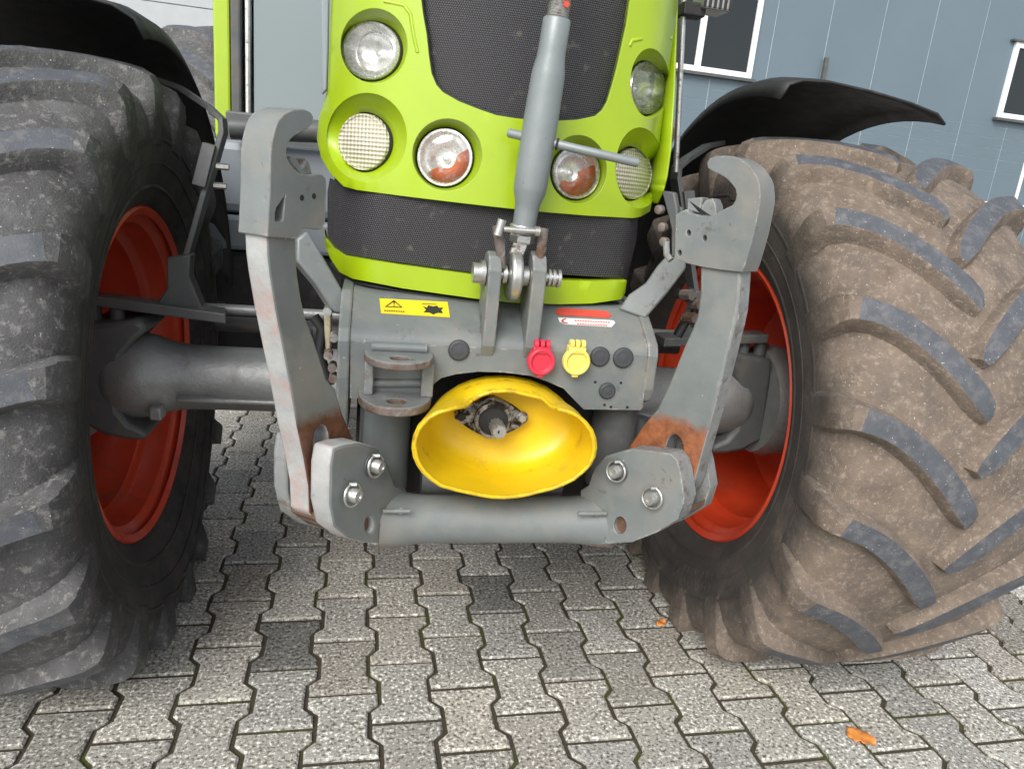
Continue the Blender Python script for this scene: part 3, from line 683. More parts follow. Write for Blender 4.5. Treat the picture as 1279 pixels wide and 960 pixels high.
# hood shell behind the front panel, cooling pack and side panels
hood = MB(); prof_h = [(-.335, 1.06), (-.345, 1.3), (-.345, 1.55), (-.33, 1.68), (-.27, 1.765), (-.15, 1.80), (0, 1.81), (.15, 1.80), (.27, 1.765), (.33, 1.68), (.345, 1.55), (.345, 1.3), (.335, 1.06)]
V = []; Fc = []
for y, dz in ((-.17, -.02), (-.1, 0), (.6, .06), (1.55, .14)):
    V += [(x*.995, y, z+(dz if z > 1.4 else 0)) for x, z in prof_h]
n = len(prof_h)
for j in range(3):
    for i in range(n-1): Fc.append((j*n+i, j*n+i+1, (j+1)*n+i+1, (j+1)*n+i))
ho = make('hood', V, Fc, [GREEN, GREYD], TR, 50, idx=[1 if i in (0, 1, n-2, n-3) else 0 for j in range(3) for i in range(n-1)])
V = []; Fc = []
MB().box((-.21, -.29, .98), (.21, -.14, 1.70)).box((-.29, -.20, .98), (.29, -.14, 1.70)).build('radiator', DARK, TR, None)
MB().box((-.27, -.30, .93), (.27, -.15, 1.10)).build('radiator_frame', DARK, TR, None)
eb = MB().box((-.24, -.15, .66), (.24, 1.7, 1.15)).box((-.3, .2, .8), (.3, 1.5, 1.1)); eb.build('engine_block', DARK, TR, None, .02)
MB().box((-.32, 1.4, .55), (.32, 3.1, 1.1)).build('gearbox', DARK, TR, None, .03)
# ---------------------------------------------------------------- linkage beam
YB = -.52
bt = .893
arch = [(437, 497), (540, 497), (541, 480), (551, 472), (570, 467), (598, 464), (630, 465), (662, 469), (683, 476), (704, 485), (718, 500), (729, 511), (800, 512), (803, 508), (809, 440)]
pts2 = [(p.x, p.z) for p in (at(x, y, Y=YB) for x, y in arch)] 
pts2 += [(.283, .868), (-.283, .868)]
vo, T = fill(pts2)
V0 = [Vector((v[0], YB, v[1])) for v in vo]
beam = slab('linkage_beam', V0, T, Vector((0, .10, 0)), GREY, TR, .0)
tp = MB(); prof_b = [(-.52, .8665), (-.519, .874), (-.515, .881), (-.508, .888), (-.498, .8945), (-.47, .912), (-.425, .940), (-.41, .944), (-.20, .944), (-.20, .86), (-.42, .86)]
V = [(x, y, z) for x in (-.2832, .2832) for y, z in prof_b]; n = len(prof_b)
tp.add(V, [(i, (i+1) % n, n+(i+1) % n, n+i) for i in range(n)]+[tuple(range(n)), tuple(range(n, 2*n))]); tp.build('beam_top', GREY, beam, 35)
for s in (-1, 1):
    sp_ = MB(); x = s*.2835
    prs = [(-.515, .775 if s > 0 else .70), (-.523, .80), (-.523, .868), (-.512, .890), (-.498, .8995), (-.425, .946), (-.25, .950), (-.25, .70), (-.44, .68 if s < 0 else .74)]
    V = [(x+d, y, z) for d in (0, s*.022) for y, z in prs]; n = len(prs)
    sp_.add(V, [(i, (i+1) % n, n+(i+1) % n, n+i) for i in range(n)]+[tuple(range(n)), tuple(range(n, 2*n))]); sp_.build('side_plate', GREY, beam, None, .004)
def disc(name, px, py, rp, h, mt, parent, prof=None, Y=YB, seg=28):
    p = at(px, py, Y=Y); r = rp/F*(p-CAM).dot(AF)
    pf = prof or [(0, r*1.03), (h*.5, r*1.03), (h, r*.92), (h*1.15, r*.80), (h*1.05, r*.70), (h*1.3, r*.4)]
    return MB().lathe(p, (0, -1, 0), [(d, (q if prof is None else q*r)) for d, q in pf], seg).build(name, mt, parent, 40)
for px, py, rp in ((573, 437, 13), (749, 445, 12.3), (778, 446.5, 12.8), (758, 487.5, 10.3)): disc('rubber_plug', px, py, rp, .006, RUBBER, beam)
for px, py in ((743.5, 477), (775.5, 478), (755, 505.5), (763, 508), (783.5, 508.5)): disc('bolt_hole', px, py, 1.9, .001, DARK, beam, [(0, 1), (.0008, .9)], seg=10)
for px, mt_, lb in ((676.5, REDCAP, 'red dust cap on hydraulic coupling'), (720.5, YELCAP, 'pale yellow dust cap on hydraulic coupling')):
    p = at(px, 452, Y=YB-.022); r = 17.5/F*(p-CAM).dot(AF); cb = MB()
    cb.lathe(p+Vector((0, .022, 0)), (0, -1, 0), [(0, r*.8), (.010, r*.82), (.010, r), (.022, r), (.025, r*.95), (.025, r*.74), (.021, r*.70), (.021, r*.05)], 30, 0)
    q = at(px+.6, 430, Y=YB-.016); hw = 12/F*1.25
    cb.box((q.x-hw, YB-.024, p.z+r*.6), (q.x+hw, YB-.002, q.z-.004)); 
    for dx in (-.011, .0, .011): cb.cyl((q.x+dx-.004, YB-.016, q.z), (q.x+dx+.004, YB-.016, q.z), .0095, 12)
    cb.box((p.x-.006, YB-.022, p.z-r*1.15), (p.x+.006, YB-.01, p.z-r*.8))
    o = cb.build('coupling_cap', mt_, beam, 40, .0012); o['label'] = lb
# stickers on the sloping top of the beam
TN = Vector((0, -.622, 1)).normalized(); TP = Vector((0, -.47, .912))
def top_quad(name, pix, mt, lift=.002, Z=None, parent=None):
    P = [onplane(x, y, TP+TN*(lift-.0005), TN) for x, y in pix]
    V = P+[p-TN*.0012 for p in P]; n = len(P)
    return make(name, V, [tuple(range(n)), tuple(range(n, 2*n))]+[(i, (i+1) % n, n+(i+1) % n, n+i) for i in range(n)], mt, parent or beam, None)
st = top_quad('warning_sticker', [(474, 372.5), (559, 377), (562, 396), (476, 391)], STICKY)
ms = MB()
def flat(pix, lift=.0036, mi=0):
    P = [onplane(x, y, TP+TN*(lift-.0013), TN) for x, y in pix]; ms.add(P, [tuple(range(len(P)))], mi)
tri = [(492, 374.5), (503, 384), (480.5, 383)]
for a, b in ((0, 1), (1, 2), (2, 0)):
    (x0, y0), (x1, y1) = tri[a], tri[b]; cx, cy = 492, 380.5
    flat([(x0, y0), (x1, y1), (x1+(cx-x1)*.22, y1+(cy-y1)*.3), (x0+(cx-x0)*.22, y0+(cy-y0)*.3)])
flat([(491.3, 376.8), (492.9, 376.9), (492.6, 380.4), (491.6, 380.3)]); flat([(491.4, 381.2), (492.8, 381.3), (492.8, 382.2), (491.4, 382.1)])
flat([(528, 382), (533, 384), (535, 381), (541, 382.5), (546, 381.5), (548, 384), (554, 384), (551, 387), (553.5, 391), (547, 390.5), (541, 392.5), (536, 390), (529, 390), (532, 386.5)])
flat([(527, 378.9), (545, 379.6), (545, 380.3), (527, 379.6)])
for k in range(9): flat([(480+k*2.9, 387+k*.16), (482+k*2.9, 387.1+k*.16), (482.1+k*2.9, 388.3+k*.16), (480+k*2.9, 388.2+k*.16)])
tag(ms.build('sticker_print', STICKK, st, None), kind='stuff')
s2 = top_quad('red_sticker', [(695, 386), (702, 384.5), (757, 388), (764, 393), (760, 396.5), (700, 393.5), (693, 391)], STICKR)
s3 = top_quad('white_sticker', [(697, 396.5), (766, 400), (768.5, 403), (764, 408), (706, 404.5), (699, 401.5)], STICKW)
ms = MB()
for k in range(7):
    a0 = R(100+k*26); a1 = R(126+k*26); rx, ry = 7, 3.3
    flat([(708+rx*math.cos(a0), 400.6-ry*math.sin(a0)), (708+rx*math.cos(a1), 400.6-ry*math.sin(a1)), (708+rx*.6*math.cos(a1), 400.6-ry*.55*math.sin(a1)), (708+rx*.6*math.cos(a0), 400.6-ry*.55*math.sin(a0))])
for rr_, (xa, ya, nn) in enumerate(((718, 399.3, 14), (721, 403.3, 12))):
    for k in range(nn): flat([(xa+k*3.2, ya+k*.17), (xa+2.1+k*3.2, ya+.1+k*.17), (xa+2.0+k*3.2, ya+1.8+k*.17), (xa+k*3.2, ya+1.7+k*.17)])
tag(ms.build('sticker_print', STICKR, s3, None), kind='stuff')
# top-link lugs on the beam
for pxs in ((602.5, 618.5, 607.8, 627), (655.7, 673, 666, 683)):
    x0 = at(pxs[0], 415, Y=YB).x; x1 = at(pxs[1], 415, Y=YB).x
    zt = at(pxs[2], 336, Y=-.535).z
    prs = [(YB+.004, .845), (-.532, .875), (-.537, zt-.04), (-.537, zt), (-.520, zt+.022), (-.500, zt+.030), (-.478, zt+.024), (-.462, zt+.004), (-.455, zt-.03), (-.435, .90), (-.40, .89)]
    V = [(x, y, z) for x in (x0, x1) for y, z in prs]; n = len(prs)
    make('top_link_lug', V, [(i, (i+1) % n, n+(i+1) % n, n+i) for i in range(n)]+[tuple(range(n)), tuple(range(n, 2*n))], GREY, beam, None, .003)
pz = at(645, 343, Y=-.50); pinA = at(590, 340, Y=-.50); pinB = at(700, 348, Y=-.50); PZ = (pinA.z+pinB.z)/2
pn = MB()
def pxX(x): return at(x, 343, Y=-.50).x
pn.cyl((pxX(592), -.50, PZ), (pxX(700), -.50, PZ), .0105, 18)
pn.cyl((pxX(590), -.50, PZ), (pxX(600), -.50, PZ), .019, 20); pn.cyl((pxX(600), -.50, PZ), (pxX(605), -.50, PZ), .024, 20)
for a, b, r_ in ((684, 687, .017), (689.5, 693, .0165), (696, 699.5, .0175), (627, 632, .018), (652, 659, .019)): pn.cyl((pxX(a), -.50, PZ), (pxX(b), -.50, PZ), r_, 20)
# ---------------------------------------------------------------- top link
tl = MB(); A_ = at(653, 292, Y=-.502); B_ = at(701, -8, Y=-.515); D_ = (B_-A_); LL = D_.length
def tlp(py): return (292-py)/300*LL
sc = 1.315/F
prof_t = [(tlp(292), 14.5*sc), (tlp(262), 14.8*sc), (tlp(252), 15.5*sc), (tlp(236), 20*sc), (tlp(228), 20.6*sc), (tlp(150), 21*sc), (tlp(92), 20*sc), (tlp(84), 19.4*sc), (tlp(68), 16.8*sc), (tlp(58), 16.3*sc), (tlp(23), 16.2*sc), (tlp(21), 15*sc)]
tl.lathe(A_, D_, prof_t, 32)
TL = tl.build('top_link', GALV, TR, 40); TL['label'] = 'silver grey top link turnbuckle rod standing before the bonnet'
th = MB(); pr = []
for k in range(40): pr += [(tlp(21-k*3.2), 12.2*sc), (tlp(21-k*3.2-1.6), 13.8*sc)]
th.lathe(A_, D_, pr, 24); th.build('thread', STEEL, TL, 30)
th2 = MB(); pm_ = at(707, 6, Y=-.533); th2.lathe(pm_, (.12, -1, 0), [(0, .0055), (.004, .005)], 10); th2.build('red_mark', STICKR, TL)
e1 = at(651, 156, Y=-.50); e2 = at(798, 204, Y=-.56)
mid_ = A_.lerp(B_, (292-168)/300); hd = (e2-mid_).normalized()
hm = MB(); hm.lathe(mid_-hd*.055, hd, [(0, .0055), (.003, .0078), (.055+(e2-mid_).length-.004, .0078), (.055+(e2-mid_).length, .006)], 18); hm.build('handle', GALV, TL, 40)
MB().torus(mid_+hd*.035, hd, .0088, .002, 18).build('handle_collar', DARK, TL)
nb = MB(); nb.lathe(A_-D_.normalized()*.017, D_, [(0, .021), (.003, .0235), (.014, .0235), (.017, .021)], 6); nb.build('lock_nut', STEEL, TL, None, .001)
ey = MB(); ec = Vector((pxX(641.5), -.50, PZ))
ey.lathe(ec-Vector((.011, 0, 0)), (1, 0, 0), [(0, .018), (0, .043), (.004, .047), (.018, .047), (.022, .043), (.022, .018), (0, .018)], 36, cap=False)
ey.bar(ec+Vector((0, 0, .035)), A_-D_.normalized()*.012, .019, .026); ey.build('eye_end', STEEL, TL, 40, .002)
ck = MB(); ca = at(629, 286, Y=-.535); cb_ = at(671, 289, Y=-.535)
ck.cyl(ca, cb_, .0052, 12); ck.cyl(ca-Vector((.01, 0, .012)), ca+Vector((-.004, 0, .016)), .008, 10); ck.cyl(cb_-Vector((.004, 0, 0)), cb_+Vector((.004, 0, 0)), .009, 10)
ck.torus(A_+D_.normalized()*.012, D_, .0225, .004, 20); ck.build('locking_clip', STEEL, TL, 40)
for q in (((620, 282), (624, 300), (627, 335)), ((680, 285), (676, 312), (671, 336))):
    MB().sweep([at(x, y, Y=-.515) for x, y in q], [.0085, .010, .007], 10).build('latch_lever', WORNR, TL, 50)
pn.build('top_link_pin', STEEL, TL, 40)
# ---------------------------------------------------------------- power take-off and yellow guard
fr_px = [(518, 557.7), (520, 544), (526, 531), (536, 521.5), (547, 515), (567, 509), (581, 507), (589.4, 499), (601.6, 492.7), (616, 488.6), (630, 487.8), (642, 488.6), (658.6, 492.7), (677, 497), (689, 508), (700, 511.5), (713.5, 515), (722, 520), (729.7, 527), (737, 536.5), (741, 547.6), (742, 559), (740, 570), (735, 580), (727.7, 588), (716, 597.5), (703, 604), (688, 609.5), (673, 613), (660, 616.5), (646, 619), (630, 620.3), (614, 619.7), (600, 617.5), (585, 614.3), (568, 610.5), (551, 605.5), (540, 598), (530.5, 589), (524, 579.5), (520, 570)]
nf = len(fr_px); G_ = MB(); frp = []; bkp = []
for i, (x, y) in enumerate(fr_px):
    a = math.atan2(y-548, x-630)
    notch = 6 <= i <= 14
    yf = -.650
    if notch: yf = -.650+.085*min(1, (min(i-5, 15-i))/2.0)
    frp.append(at(x, y, Y=yf))
    bkp.append(at(628+91*math.cos(a), 526+57*math.sin(a), Y=-.505))
def lay(t, sh):
    out = []
    cc = sum(bkp, Vector())/nf; cf = sum(frp, Vector())/nf
    for f_, b_ in zip(frp, bkp):
        p = b_.lerp(f_, t); c = cc.lerp(cf, t); out.append(c+(p-c)*sh)
    return out
rings = [lay(0, .12), lay(0, .34), lay(.015, .6), lay(.05, .8), lay(.14, .935), lay(.30, .985), lay(.55, 1.0), lay(.8, 1.0), lay(.96, 1.0), lay(1, 1.0)]
V = [p for r_ in rings for p in r_]; Fc = []
for j in range(len(rings)-1):
    for k in range(nf): Fc.append((j*nf+k, j*nf+(k+1) % nf, (j+1)*nf+(k+1) % nf, (j+1)*nf+k))
# outer skin
off = len(V); cf = sum(frp, Vector())/nf
outr = [[c+(p-c)*1.035 for p in r_] for r_, c in ((rings[-1], cf), (rings[6], sum(rings[6], Vector())/nf), (rings[4], sum(rings[4], Vector())/nf))]
outr[2] = [p+Vector((0, .03, 0)) for p in outr[2]]
V += [p for r_ in outr for p in r_]
for k in range(nf):
    k2 = (k+1) % nf; Fc.append(((len(rings)-1)*nf+k, (len(rings)-1)*nf+k2, off+k2, off+k))
    for j in range(2): Fc.append((off+j*nf+k, off+j*nf+k2, off+(j+1)*nf+k2, off+(j+1)*nf+k))
guard = make('power_take_off_guard', V, Fc, YEL, TR, 60); guard['label'] = 'yellow oval plastic guard around the shaft stub'
MB().sweep([p+Vector((0, -.001, 0)) for i, p in enumerate(frp+[frp[0]])], .0038, 8).build('guard_rim', YEL, guard, 60)
pt_ = MB(); fc = at(613.5, 521, Y=-.525); wv = at(651, 519, Y=-.525)-at(576, 523, Y=-.525)
hw = wv.length/2; vo = []
for k in range(40):
    a = 2*math.pi*k/40; rx = hw+.012; rz = .040; c_, s_ = math.cos(a), math.sin(a); r_ = 1/(abs(c_/rx)**1.35+abs(s_/rz)**1.35)**(1/1.35)
    vo.append((c_*r_, s_*r_))
pt_.add([fc+Vector((x, -.004, z-x*.04)) for x, z in vo]+[fc+Vector((x, .03, z-x*.04)) for x, z in vo], [tuple(range(40)), tuple(range(40, 80))]+[(k, (k+1) % 40, 40+(k+1) % 40, 40+k) for k in range(40)], 0)
hc = at(615, 523, Y=-.53)
pt_.lathe(hc, (0, -1, 0), [(-.0, .036), (.012, .036), (.014, .034), (.014, .029), (.004, .028)], 32, 0, cap=False)
pt_.lathe(hc+Vector((0, -.0065, 0)), (0, -1, 0), [(0, .0285), (.001, .0285), (.0015, .012)], 28, 1)
for q in ((576, 519), (651.5, 521)):
    p = at(*q, Y=-.529); pt_.lathe(p, (0, -1, 0), [(0, .0095), (.006, .0095), (.009, .007)], 6, 2 if q[0] > 600 else 1); pt_.lathe(p, (0, -1, 0), [(0, .013), (.003, .0125)], 20, 0)
sa = at(618, 528, Y=-.525); sb = at(624, 539.5, Y=-.575); V = []; Fc = []; ns = 36; dd = (sb-sa).normalized(); uu = Vector((1, 0, 0)); ww = dd.cross(uu).normalized()
for d_, r_ in ((0, .0148), (.92, .0148), (1, .013)):
    for k in range(ns): a = 2*math.pi*k/ns; rr = r_*(1 if k % 3 else .86); V.append(sa.lerp(sb, d_)+(uu*math.cos(a)+ww*math.sin(a))*rr)
for j in range(2):
    for k in range(ns): Fc.append((j*ns+k, j*ns+(k+1) % ns, (j+1)*ns+(k+1) % ns, (j+1)*ns+k))
Fc.append(tuple(2*ns+k for k in range(ns))); pt_.add(V, Fc, 2)
pt_.lathe(sb, dd, [(0, .004), (-.006, .003)], 10, 1)
pt_.build('power_take_off_shaft', [mat('greasy_steel', (.34, .33, .31), .35, metal=.8, var=.3, vscale=60, dirt=((.03, .022, .016), .42, .56, 45)), DARK, STEEL], guard, 40)
# ---------------------------------------------------------------- drawbar clevis and cylinders
def half_disc(name, cx, z, hw_, yb, yf, th_, hole, mt, parent, taper=1.0):
    out = [(cx-hw_, yb)]+[(cx-hw_*math.cos(a)*taper, (yb-.02)-(yb-.02-yf)*math.sin(a)) for a in [math.pi*k/20 for k in range(21)]]+[(cx+hw_, yb)]
    hl = [(cx+hole[0]+hole[2]*math.cos(2*math.pi*k/24), hole[1]+hole[2]*math.sin(2*math.pi*k/24)) for k in range(24)]
    vo, T = fill(out, [hl]); return slab(name, [Vector((v[0], v[1], z)) for v in vo], T, Vector((0, 0, -th_)), mt, parent, .003)
cu = at(499, 452, Y=-.60); cl_ = at(494, 506, Y=-.605)
clv = half_disc('drawbar_clevis', at(499, 446, Y=-.56).x, cu.z, .062, YB+.002, -.612, .014, (0, -.572, .0165), [WORN, WORNR], TR)
half_disc('clevis_plate', at(494, 495, Y=-.56).x, cl_.z, .066, YB+.002, -.622, .017, (.002, -.580, .017), [WORN, WORNR], clv)
cx0 = at(498, 470, Y=YB).x
for x0, x1 in ((-.062, -.046), (.040, .062)): MB().box((cx0+x0, -.552, cl_.z), (cx0+x1, YB, cu.z-.014)).build('clevis_wall', WORN, clv, None, .003)
p0, p1 = at(464, 432, Y=YB), at(533, 435, Y=YB); MB().cyl(p0+Vector((0, -.002, 0)), p1+Vector((0, -.002, 0)), .009, 12).build('weld_bar', GREY, clv, 50)
p0, p1 = at(466, 478, Y=YB), at(528, 478, Y=YB); MB().cyl(p0+Vector((0, -.002, 0)), p1+Vector((0, -.002, 0)), .008, 12).build('weld_bar', GREY, clv, 50)
cyx = at(481, 550, Y=-.47).x
for xx, lb in ((cyx, 0), (at(771, 545, Y=-.47).x, 1)):
    cyb = MB(); yy = -.47 if not lb else -.44
    cyb.lathe((xx, yy, .50), (0, 0, 1), [(0, .030), (.06, .030), (.065, .046), (.07, .047), (.37, .047)], 36); cyb.build('lift_cylinder', GREY if not lb else GREYD, TR, 40)
MB().box((-.262, -.49, .60), (-.245, -.42, .80)).build('hose_bracket', GREYD, TR, None, .003)
MB().box((-.27, -.40, .50), (.27, -.15, .80)).build('front_support', DARK, TR, None, .02)
# lower dark crosspiece beneath the guard
p0 = at(560, 600, Y=-.54); MB().cyl((-.14, -.50, .60), (.14, -.50, .60), .038, 20).build('lower_shaft', GREYD, TR, 40)
# ---------------------------------------------------------------- cross tube, flanges, arms, hooks
zt_ = (at(605, 648, Y=-.565).z)
tb = MB(); tx0, tx1 = at(474, 645, Y=-.565).x, at(762, 645, Y=-.565).x; tw = tx1-tx0
tb.lathe((tx0, -.565, zt_), (1, 0, 0), [(0, .056), (.03, .0535), (.06, .048), (.09, .0455), (tw-.09, .0455), (tw-.06, .048), (tw-.03, .0535), (tw, .056)], 40)
tube_mat = rust_low('tube_rust_below', zt_-.058, zt_-.030)
tube = tb.build('cross_tube', tube_mat, TR, 40)
for q in (((478, 638), (512, 638)), ((722, 641), (757, 641))):
    a, b = (at(*q[0], Y=-.618), at(*q[1], Y=-.618)); MB().cyl(a, b, .0042, 10).cyl((a+b)/2+Vector((.008, .0, 0)), (a+b)/2+Vector((.008, .03, -.018)), .0055, 10).build('tube_pin', GREY, tube, 40)
PSI = R(55)
sides = {}
for s in (-1, 1):
    n_ = Vector((-s*math.sin(PSI), -math.cos(PSI), 0)); P0 = at(450, 620, Y=-.668) if s < 0 else at(800, 620, Y=-.668)
    sides[s] = (n_, P0)
nL, PLf = sides[-1]; nR, PRf = sides[1]
flange_rust = rust_low('flange_rust_edge', .475, .515)
fl_l = [(416, 559), (432, 554), (449, 552), (472, 559), (486, 581), (494, 604), (510, 612), (510, 679), (490, 679), (458, 678.5), (435, 673), (417, 659), (411, 629), (412, 583)]
fl_r = [(788.7, 560.4), (836.7, 566), (846, 575), (850, 590), (855, 622), (847, 648), (820, 665), (789, 677), (740, 680), (725, 680), (725, 612), (735, 606), (743, 584), (757, 569)]
slabs = {}
for s, pix, hole, pins in ((-1, fl_l, (462, 655, 5, 9.5), ((464, 580), (435, 616))), (1, fl_r, (774, 656, 8, 11), ((773, 587), (818, 620)))):
    n_, P0 = sides[s]
    f1 = plate('mounting_flange', pix, P0, n_, .040, [flange_rust, EDGE if s < 0 else EDGE2], TR, [ell(*hole, 20)], .006)
    # outer twin of the flange, behind the arm
    PB = P0-n_*.088
    def ofs(q): 
        p = onplane(q[0], q[1], P0, n_)-n_*.088; u, v, _ = proj(p); return u, v
    f2 = plate('mounting_flange', [ofs(q) for q in pix], PB, n_, .028, rust_low('flange_rust_outer', .49, .53, WORN), TR, [[ofs(q) for q in ell(*hole, 20)]], .005)
    # web joining the two flanges at the bottom
    low = [q for q in pix if q[1] > 640]
    Wb = MB(); pp = [onplane(x, y, P0, n_) for x, y in sorted(low)]
    V = []; 
    for p in pp: V += [p-n_*.02+Vector((0, 0, .004)), p-n_*.10+Vector((0, 0, .004)), p-n_*.02+Vector((0, 0, .016)), p-n_*.10+Vector((0, 0, .016))]
    Fc = []
    for i in range(len(pp)-1):
        a = 4*i; b = a+4; Fc += [(a, a+1, b+1, b), (a+2, a+3, b+3, b+2), (a, a+2, b+2, b), (a+1, a+3, b+3, b+1)]
    Fc += [(0, 1, 3, 2), tuple(4*(len(pp)-1)+q for q in (0, 1, 3, 2))]
    make('flange_web', V, Fc, RUSTM, f1, None)
    MB().cyl(onplane(hole[0], hole[1], P0, n_)-n_*.039, onplane(hole[0], hole[1], P0, n_)-n_*.011, .020, 16).build('hole_back', RUSTM, f1, 40)
    for q in pins:
        p = onplane(*q, P0, n_); b = MB()
        b.lathe(p-n_*.125, n_, [(0, .0125), (.143, .0125), (.147, .0105), (.147, .006), (.144, .005)], 20); b.build('hitch_pin', STEEL, f1, 40)
        g = MB(); g.torus(p+n_*.009, (n_+Vector((.0, -.1, .12))).normalized(), .0195, .0021, 28, 8, 0, (.3, 0, 1)); g.cyl(p+n_*.009+Vector((-.006, 0, .019)), p+n_*.009+Vector((.006, 0, .019)), .0035, 8); g.build('linch_ring', STEEL, f1, 40)
    MB().lathe(P0*0+onplane(*pins[0], P0, n_)+n_*.0005, n_, [(0, .021), (.002, .020)], 24).build('pin_washer', GREYD, f1, 40)
def zof(s, px, py): n_, P0 = sides[s]; return onplane(px, py, P0-n_*.044, n_).z
armL = rust_low('arm_rust_left', zof(-1, 410, 522), zof(-1, 410, 505), GREY, (.15, .055, .028)); armR = rust_low('arm_rust_right', zof(1, 830, 528), zof(1, 830, 514), GREY, (.34, .12, .05))
al = [(333, 292), (334, 320), (336.5, 342), (343.8, 388), (351, 426), (361.5, 480), (371, 535), (379, 572), (385, 608), (386, 640), (400, 655), (430, 650), (456, 610), (458, 575), (442, 549), (428.5, 517), (419, 485), (408, 478-5), (391.7, 421.7), (382, 396), (377, 374), (372, 342), (370, 315), (370, 290)]
al = [(x, y) for x, y in al]
slotL = [(392, 575), (392, 552), (394, 540), (398, 533), (402, 530), (407, 533), (410, 541), (411, 556), (408, 576)]
ar = [(874.4, 328), (874.4, 350), (874, 368), (870.5, 395), (863, 414), (855.6, 430), (837, 476), (821, 510), (803, 531), (785, 558), (775, 585), (790, 625), (830, 640), (862, 612), (868, 596), (880, 552), (887, 528), (894.6, 498.7), (902, 468), (910.6, 434.6), (917, 408), (921, 388.7), (923, 366), (925, 335)]
slotR = [(829, 575), (830, 560), (833.5, 549), (837, 544), (841, 542.7), (845.5, 544), (849, 548), (852, 557), (853, 575)]
arms = {}
for s, pix, slot, mt_, lb in ((-1, al, slotL, armL, 'folded linkage arm, dark inner face and pale scuffed front edge'), (1, ar, slotR, armR, 'folded linkage arm with orange rust above its pivot')):
    n_, P0 = sides[s]; PA = P0-n_*.044
    arms[s] = plate('linkage_arm', pix, PA, n_, .040, [mt_, EDGE if s < 0 else EDGE2], TR, [slot], .004); arms[s]['label'] = lb
# hooks
hl = [(334, 296), (337, 243), (337.5, 215), (338, 193), (340, 176), (344, 160), (348, 150), (354.6, 143), (361, 139), (369, 136.5), (380, 136.5), (388, 140), (392, 146), (390.5, 155), (384, 161), (377.5, 165), (369, 169), (363, 174.6), (359, 182), (357.7, 191), (359, 197), (362, 203), (368, 211), (375.4, 217), (390, 218), (402.5, 218), (407, 222), (408, 229), (407.5, 250), (406.7, 277), (402.5, 287), (392, 287), (379.6, 285), (374, 291), (371, 299)]
slot_h = [(356, 244), (352, 251), (346, 259), (344, 266), (344, 276), (349, 276.5), (353.5, 275)]
hr = [(883, 203.5), (886, 198), (892, 195.5), (903, 194.5), (915, 195), (923, 197.5), (930, 202), (936, 207), (941, 214), (945.5, 221), (948.4, 229), (949.5, 240), (949.6, 252), (946, 271), (942.7, 288), (937, 309), (931, 330), (927, 340), (900, 337), (875, 333), (858, 329), (842, 323), (843, 300), (844, 268), (850, 264), (858, 261), (862, 266), (875, 269), (889, 270), (897, 265), (907, 260), (915, 256), (918.5, 250), (919.8, 242.5), (918.5, 236), (915, 231), (909.5, 225), (903.7, 220.7), (897, 217), (890, 214), (884, 210)]
for s, pix, hs_, thk in ((-1, hl, [slot_h], .052), (1, hr, [ell(860, 291, 2.6, 4, 12), ell(880, 297.5, 2.6, 4, 12), ell(848.7, 316, 2.4, 4, 12)], .052)):
    n_, P0 = sides[s]; PH = P0-n_*.037
    h = plate('hook', pix, PH, n_, thk, [GREY, GREY], arms[s], hs_, .013); h['label'] = 'cast catch hook at the top of the arm'
    if s < 0:
        for q in ((377, 247), (392, 245)): p = onplane(*q, PH, n_); MB().cyl(p-n_*.002, p+n_*.0006, .0042, 12).build('bolt_hole', DARK, h, 40)
    lt = [(858, 262), (858, 248), (868, 247), (877, 246), (876, 258), (880, 250), (890, 247), (894, 256), (895, 268), (889, 272)] if s > 0 else [(362, 203), (363, 195), (371, 198), (376, 208), (380, 205), (384, 197), (388, 206), (391, 219), (375, 219)]
    plate('hook_latch', lt, PH-n_*.012, n_, .026, WORN, h, bevel=.003)
    if s > 0:
        ed = [(826, 238), (842, 240), (846, 262), (843, 320), (838, 322), (838, 285)]
        plate('latch_plate', ed, PH-n_*.004, n_, .012, GREYD, h)
        for q in ((826, 262), (830, 284), (832, 302)): p = onplane(*q, PH-n_*.01, n_); MB().lathe(p, n_, [(0, .008), (.010, .008), (.012, .005)], 12).build('rivet', WORNR, h, 40)
        MB().sweep([onplane(x, y, PH, n_) for x, y in ((832, 302), (833, 318), (838, 325))], .006, 8).build('spring_rod', WORN, h)
# diagonal braces from the beam to the hooks
for pix, lb in (([(371, 298), (384, 288), (397, 308), (412, 334), (428, 362), (430, 392), (417, 389), (395, 355), (371, 326)], -1), ([(773, 386), (786, 367.5), (806.7, 353), (821, 332), (834, 318), (857, 322), (856.7, 335), (835, 364), (806, 398)], 1)):
    n_ = Vector((-lb*.35, -1, .25)).normalized(); P0 = at(*pix[0], Y=-.43)
    plate('brace', pix, P0, n_, .034, GREY, TR, bevel=.004)
# small fittings and hoses beside the beam
hb = [(404, 384), (413, 380), (414, 395), (413, 440), (407, 440), (405, 412)]
plate('valve_plate', hb, at(408, 400, Y=-.40), Vector((0, -1, 0)), .03, mat('zinc_yellow', (.42, .37, .26), .45, metal=.3, dirt=((.12, .08, .05), .5, .7, 30)), TR)
for q in ((410, 386), (418, 418), (411, 440), (416, 455), (417, 468)):
    p = at(*q, Y=-.41); MB().cyl(p, p+Vector((.0, -.03, 0)), .0085, 10).build('hydraulic_fitting', STEEL if q[1] < 430 else WORNR, TR, 40)
MB().sweep([at(x, y, Y=-.2) for x, y in ((392, 395), (402, 410), (398, 440), (412, 480))], .012, 10).build('hose', BLACK, TR)
MB().sweep([at(x, y, Y=-.3) for x, y in ((845, 366), (862, 372), (872, 384), (858, 398), (846, 420))], .011, 10).build('hose', BLACK, TR)
MB().sweep([at(x, y, Y=-.3) for x, y in ((850, 400), (866, 392), (880, 396), (890, 410))], .006, 8).build('hose', GREYD, TR)
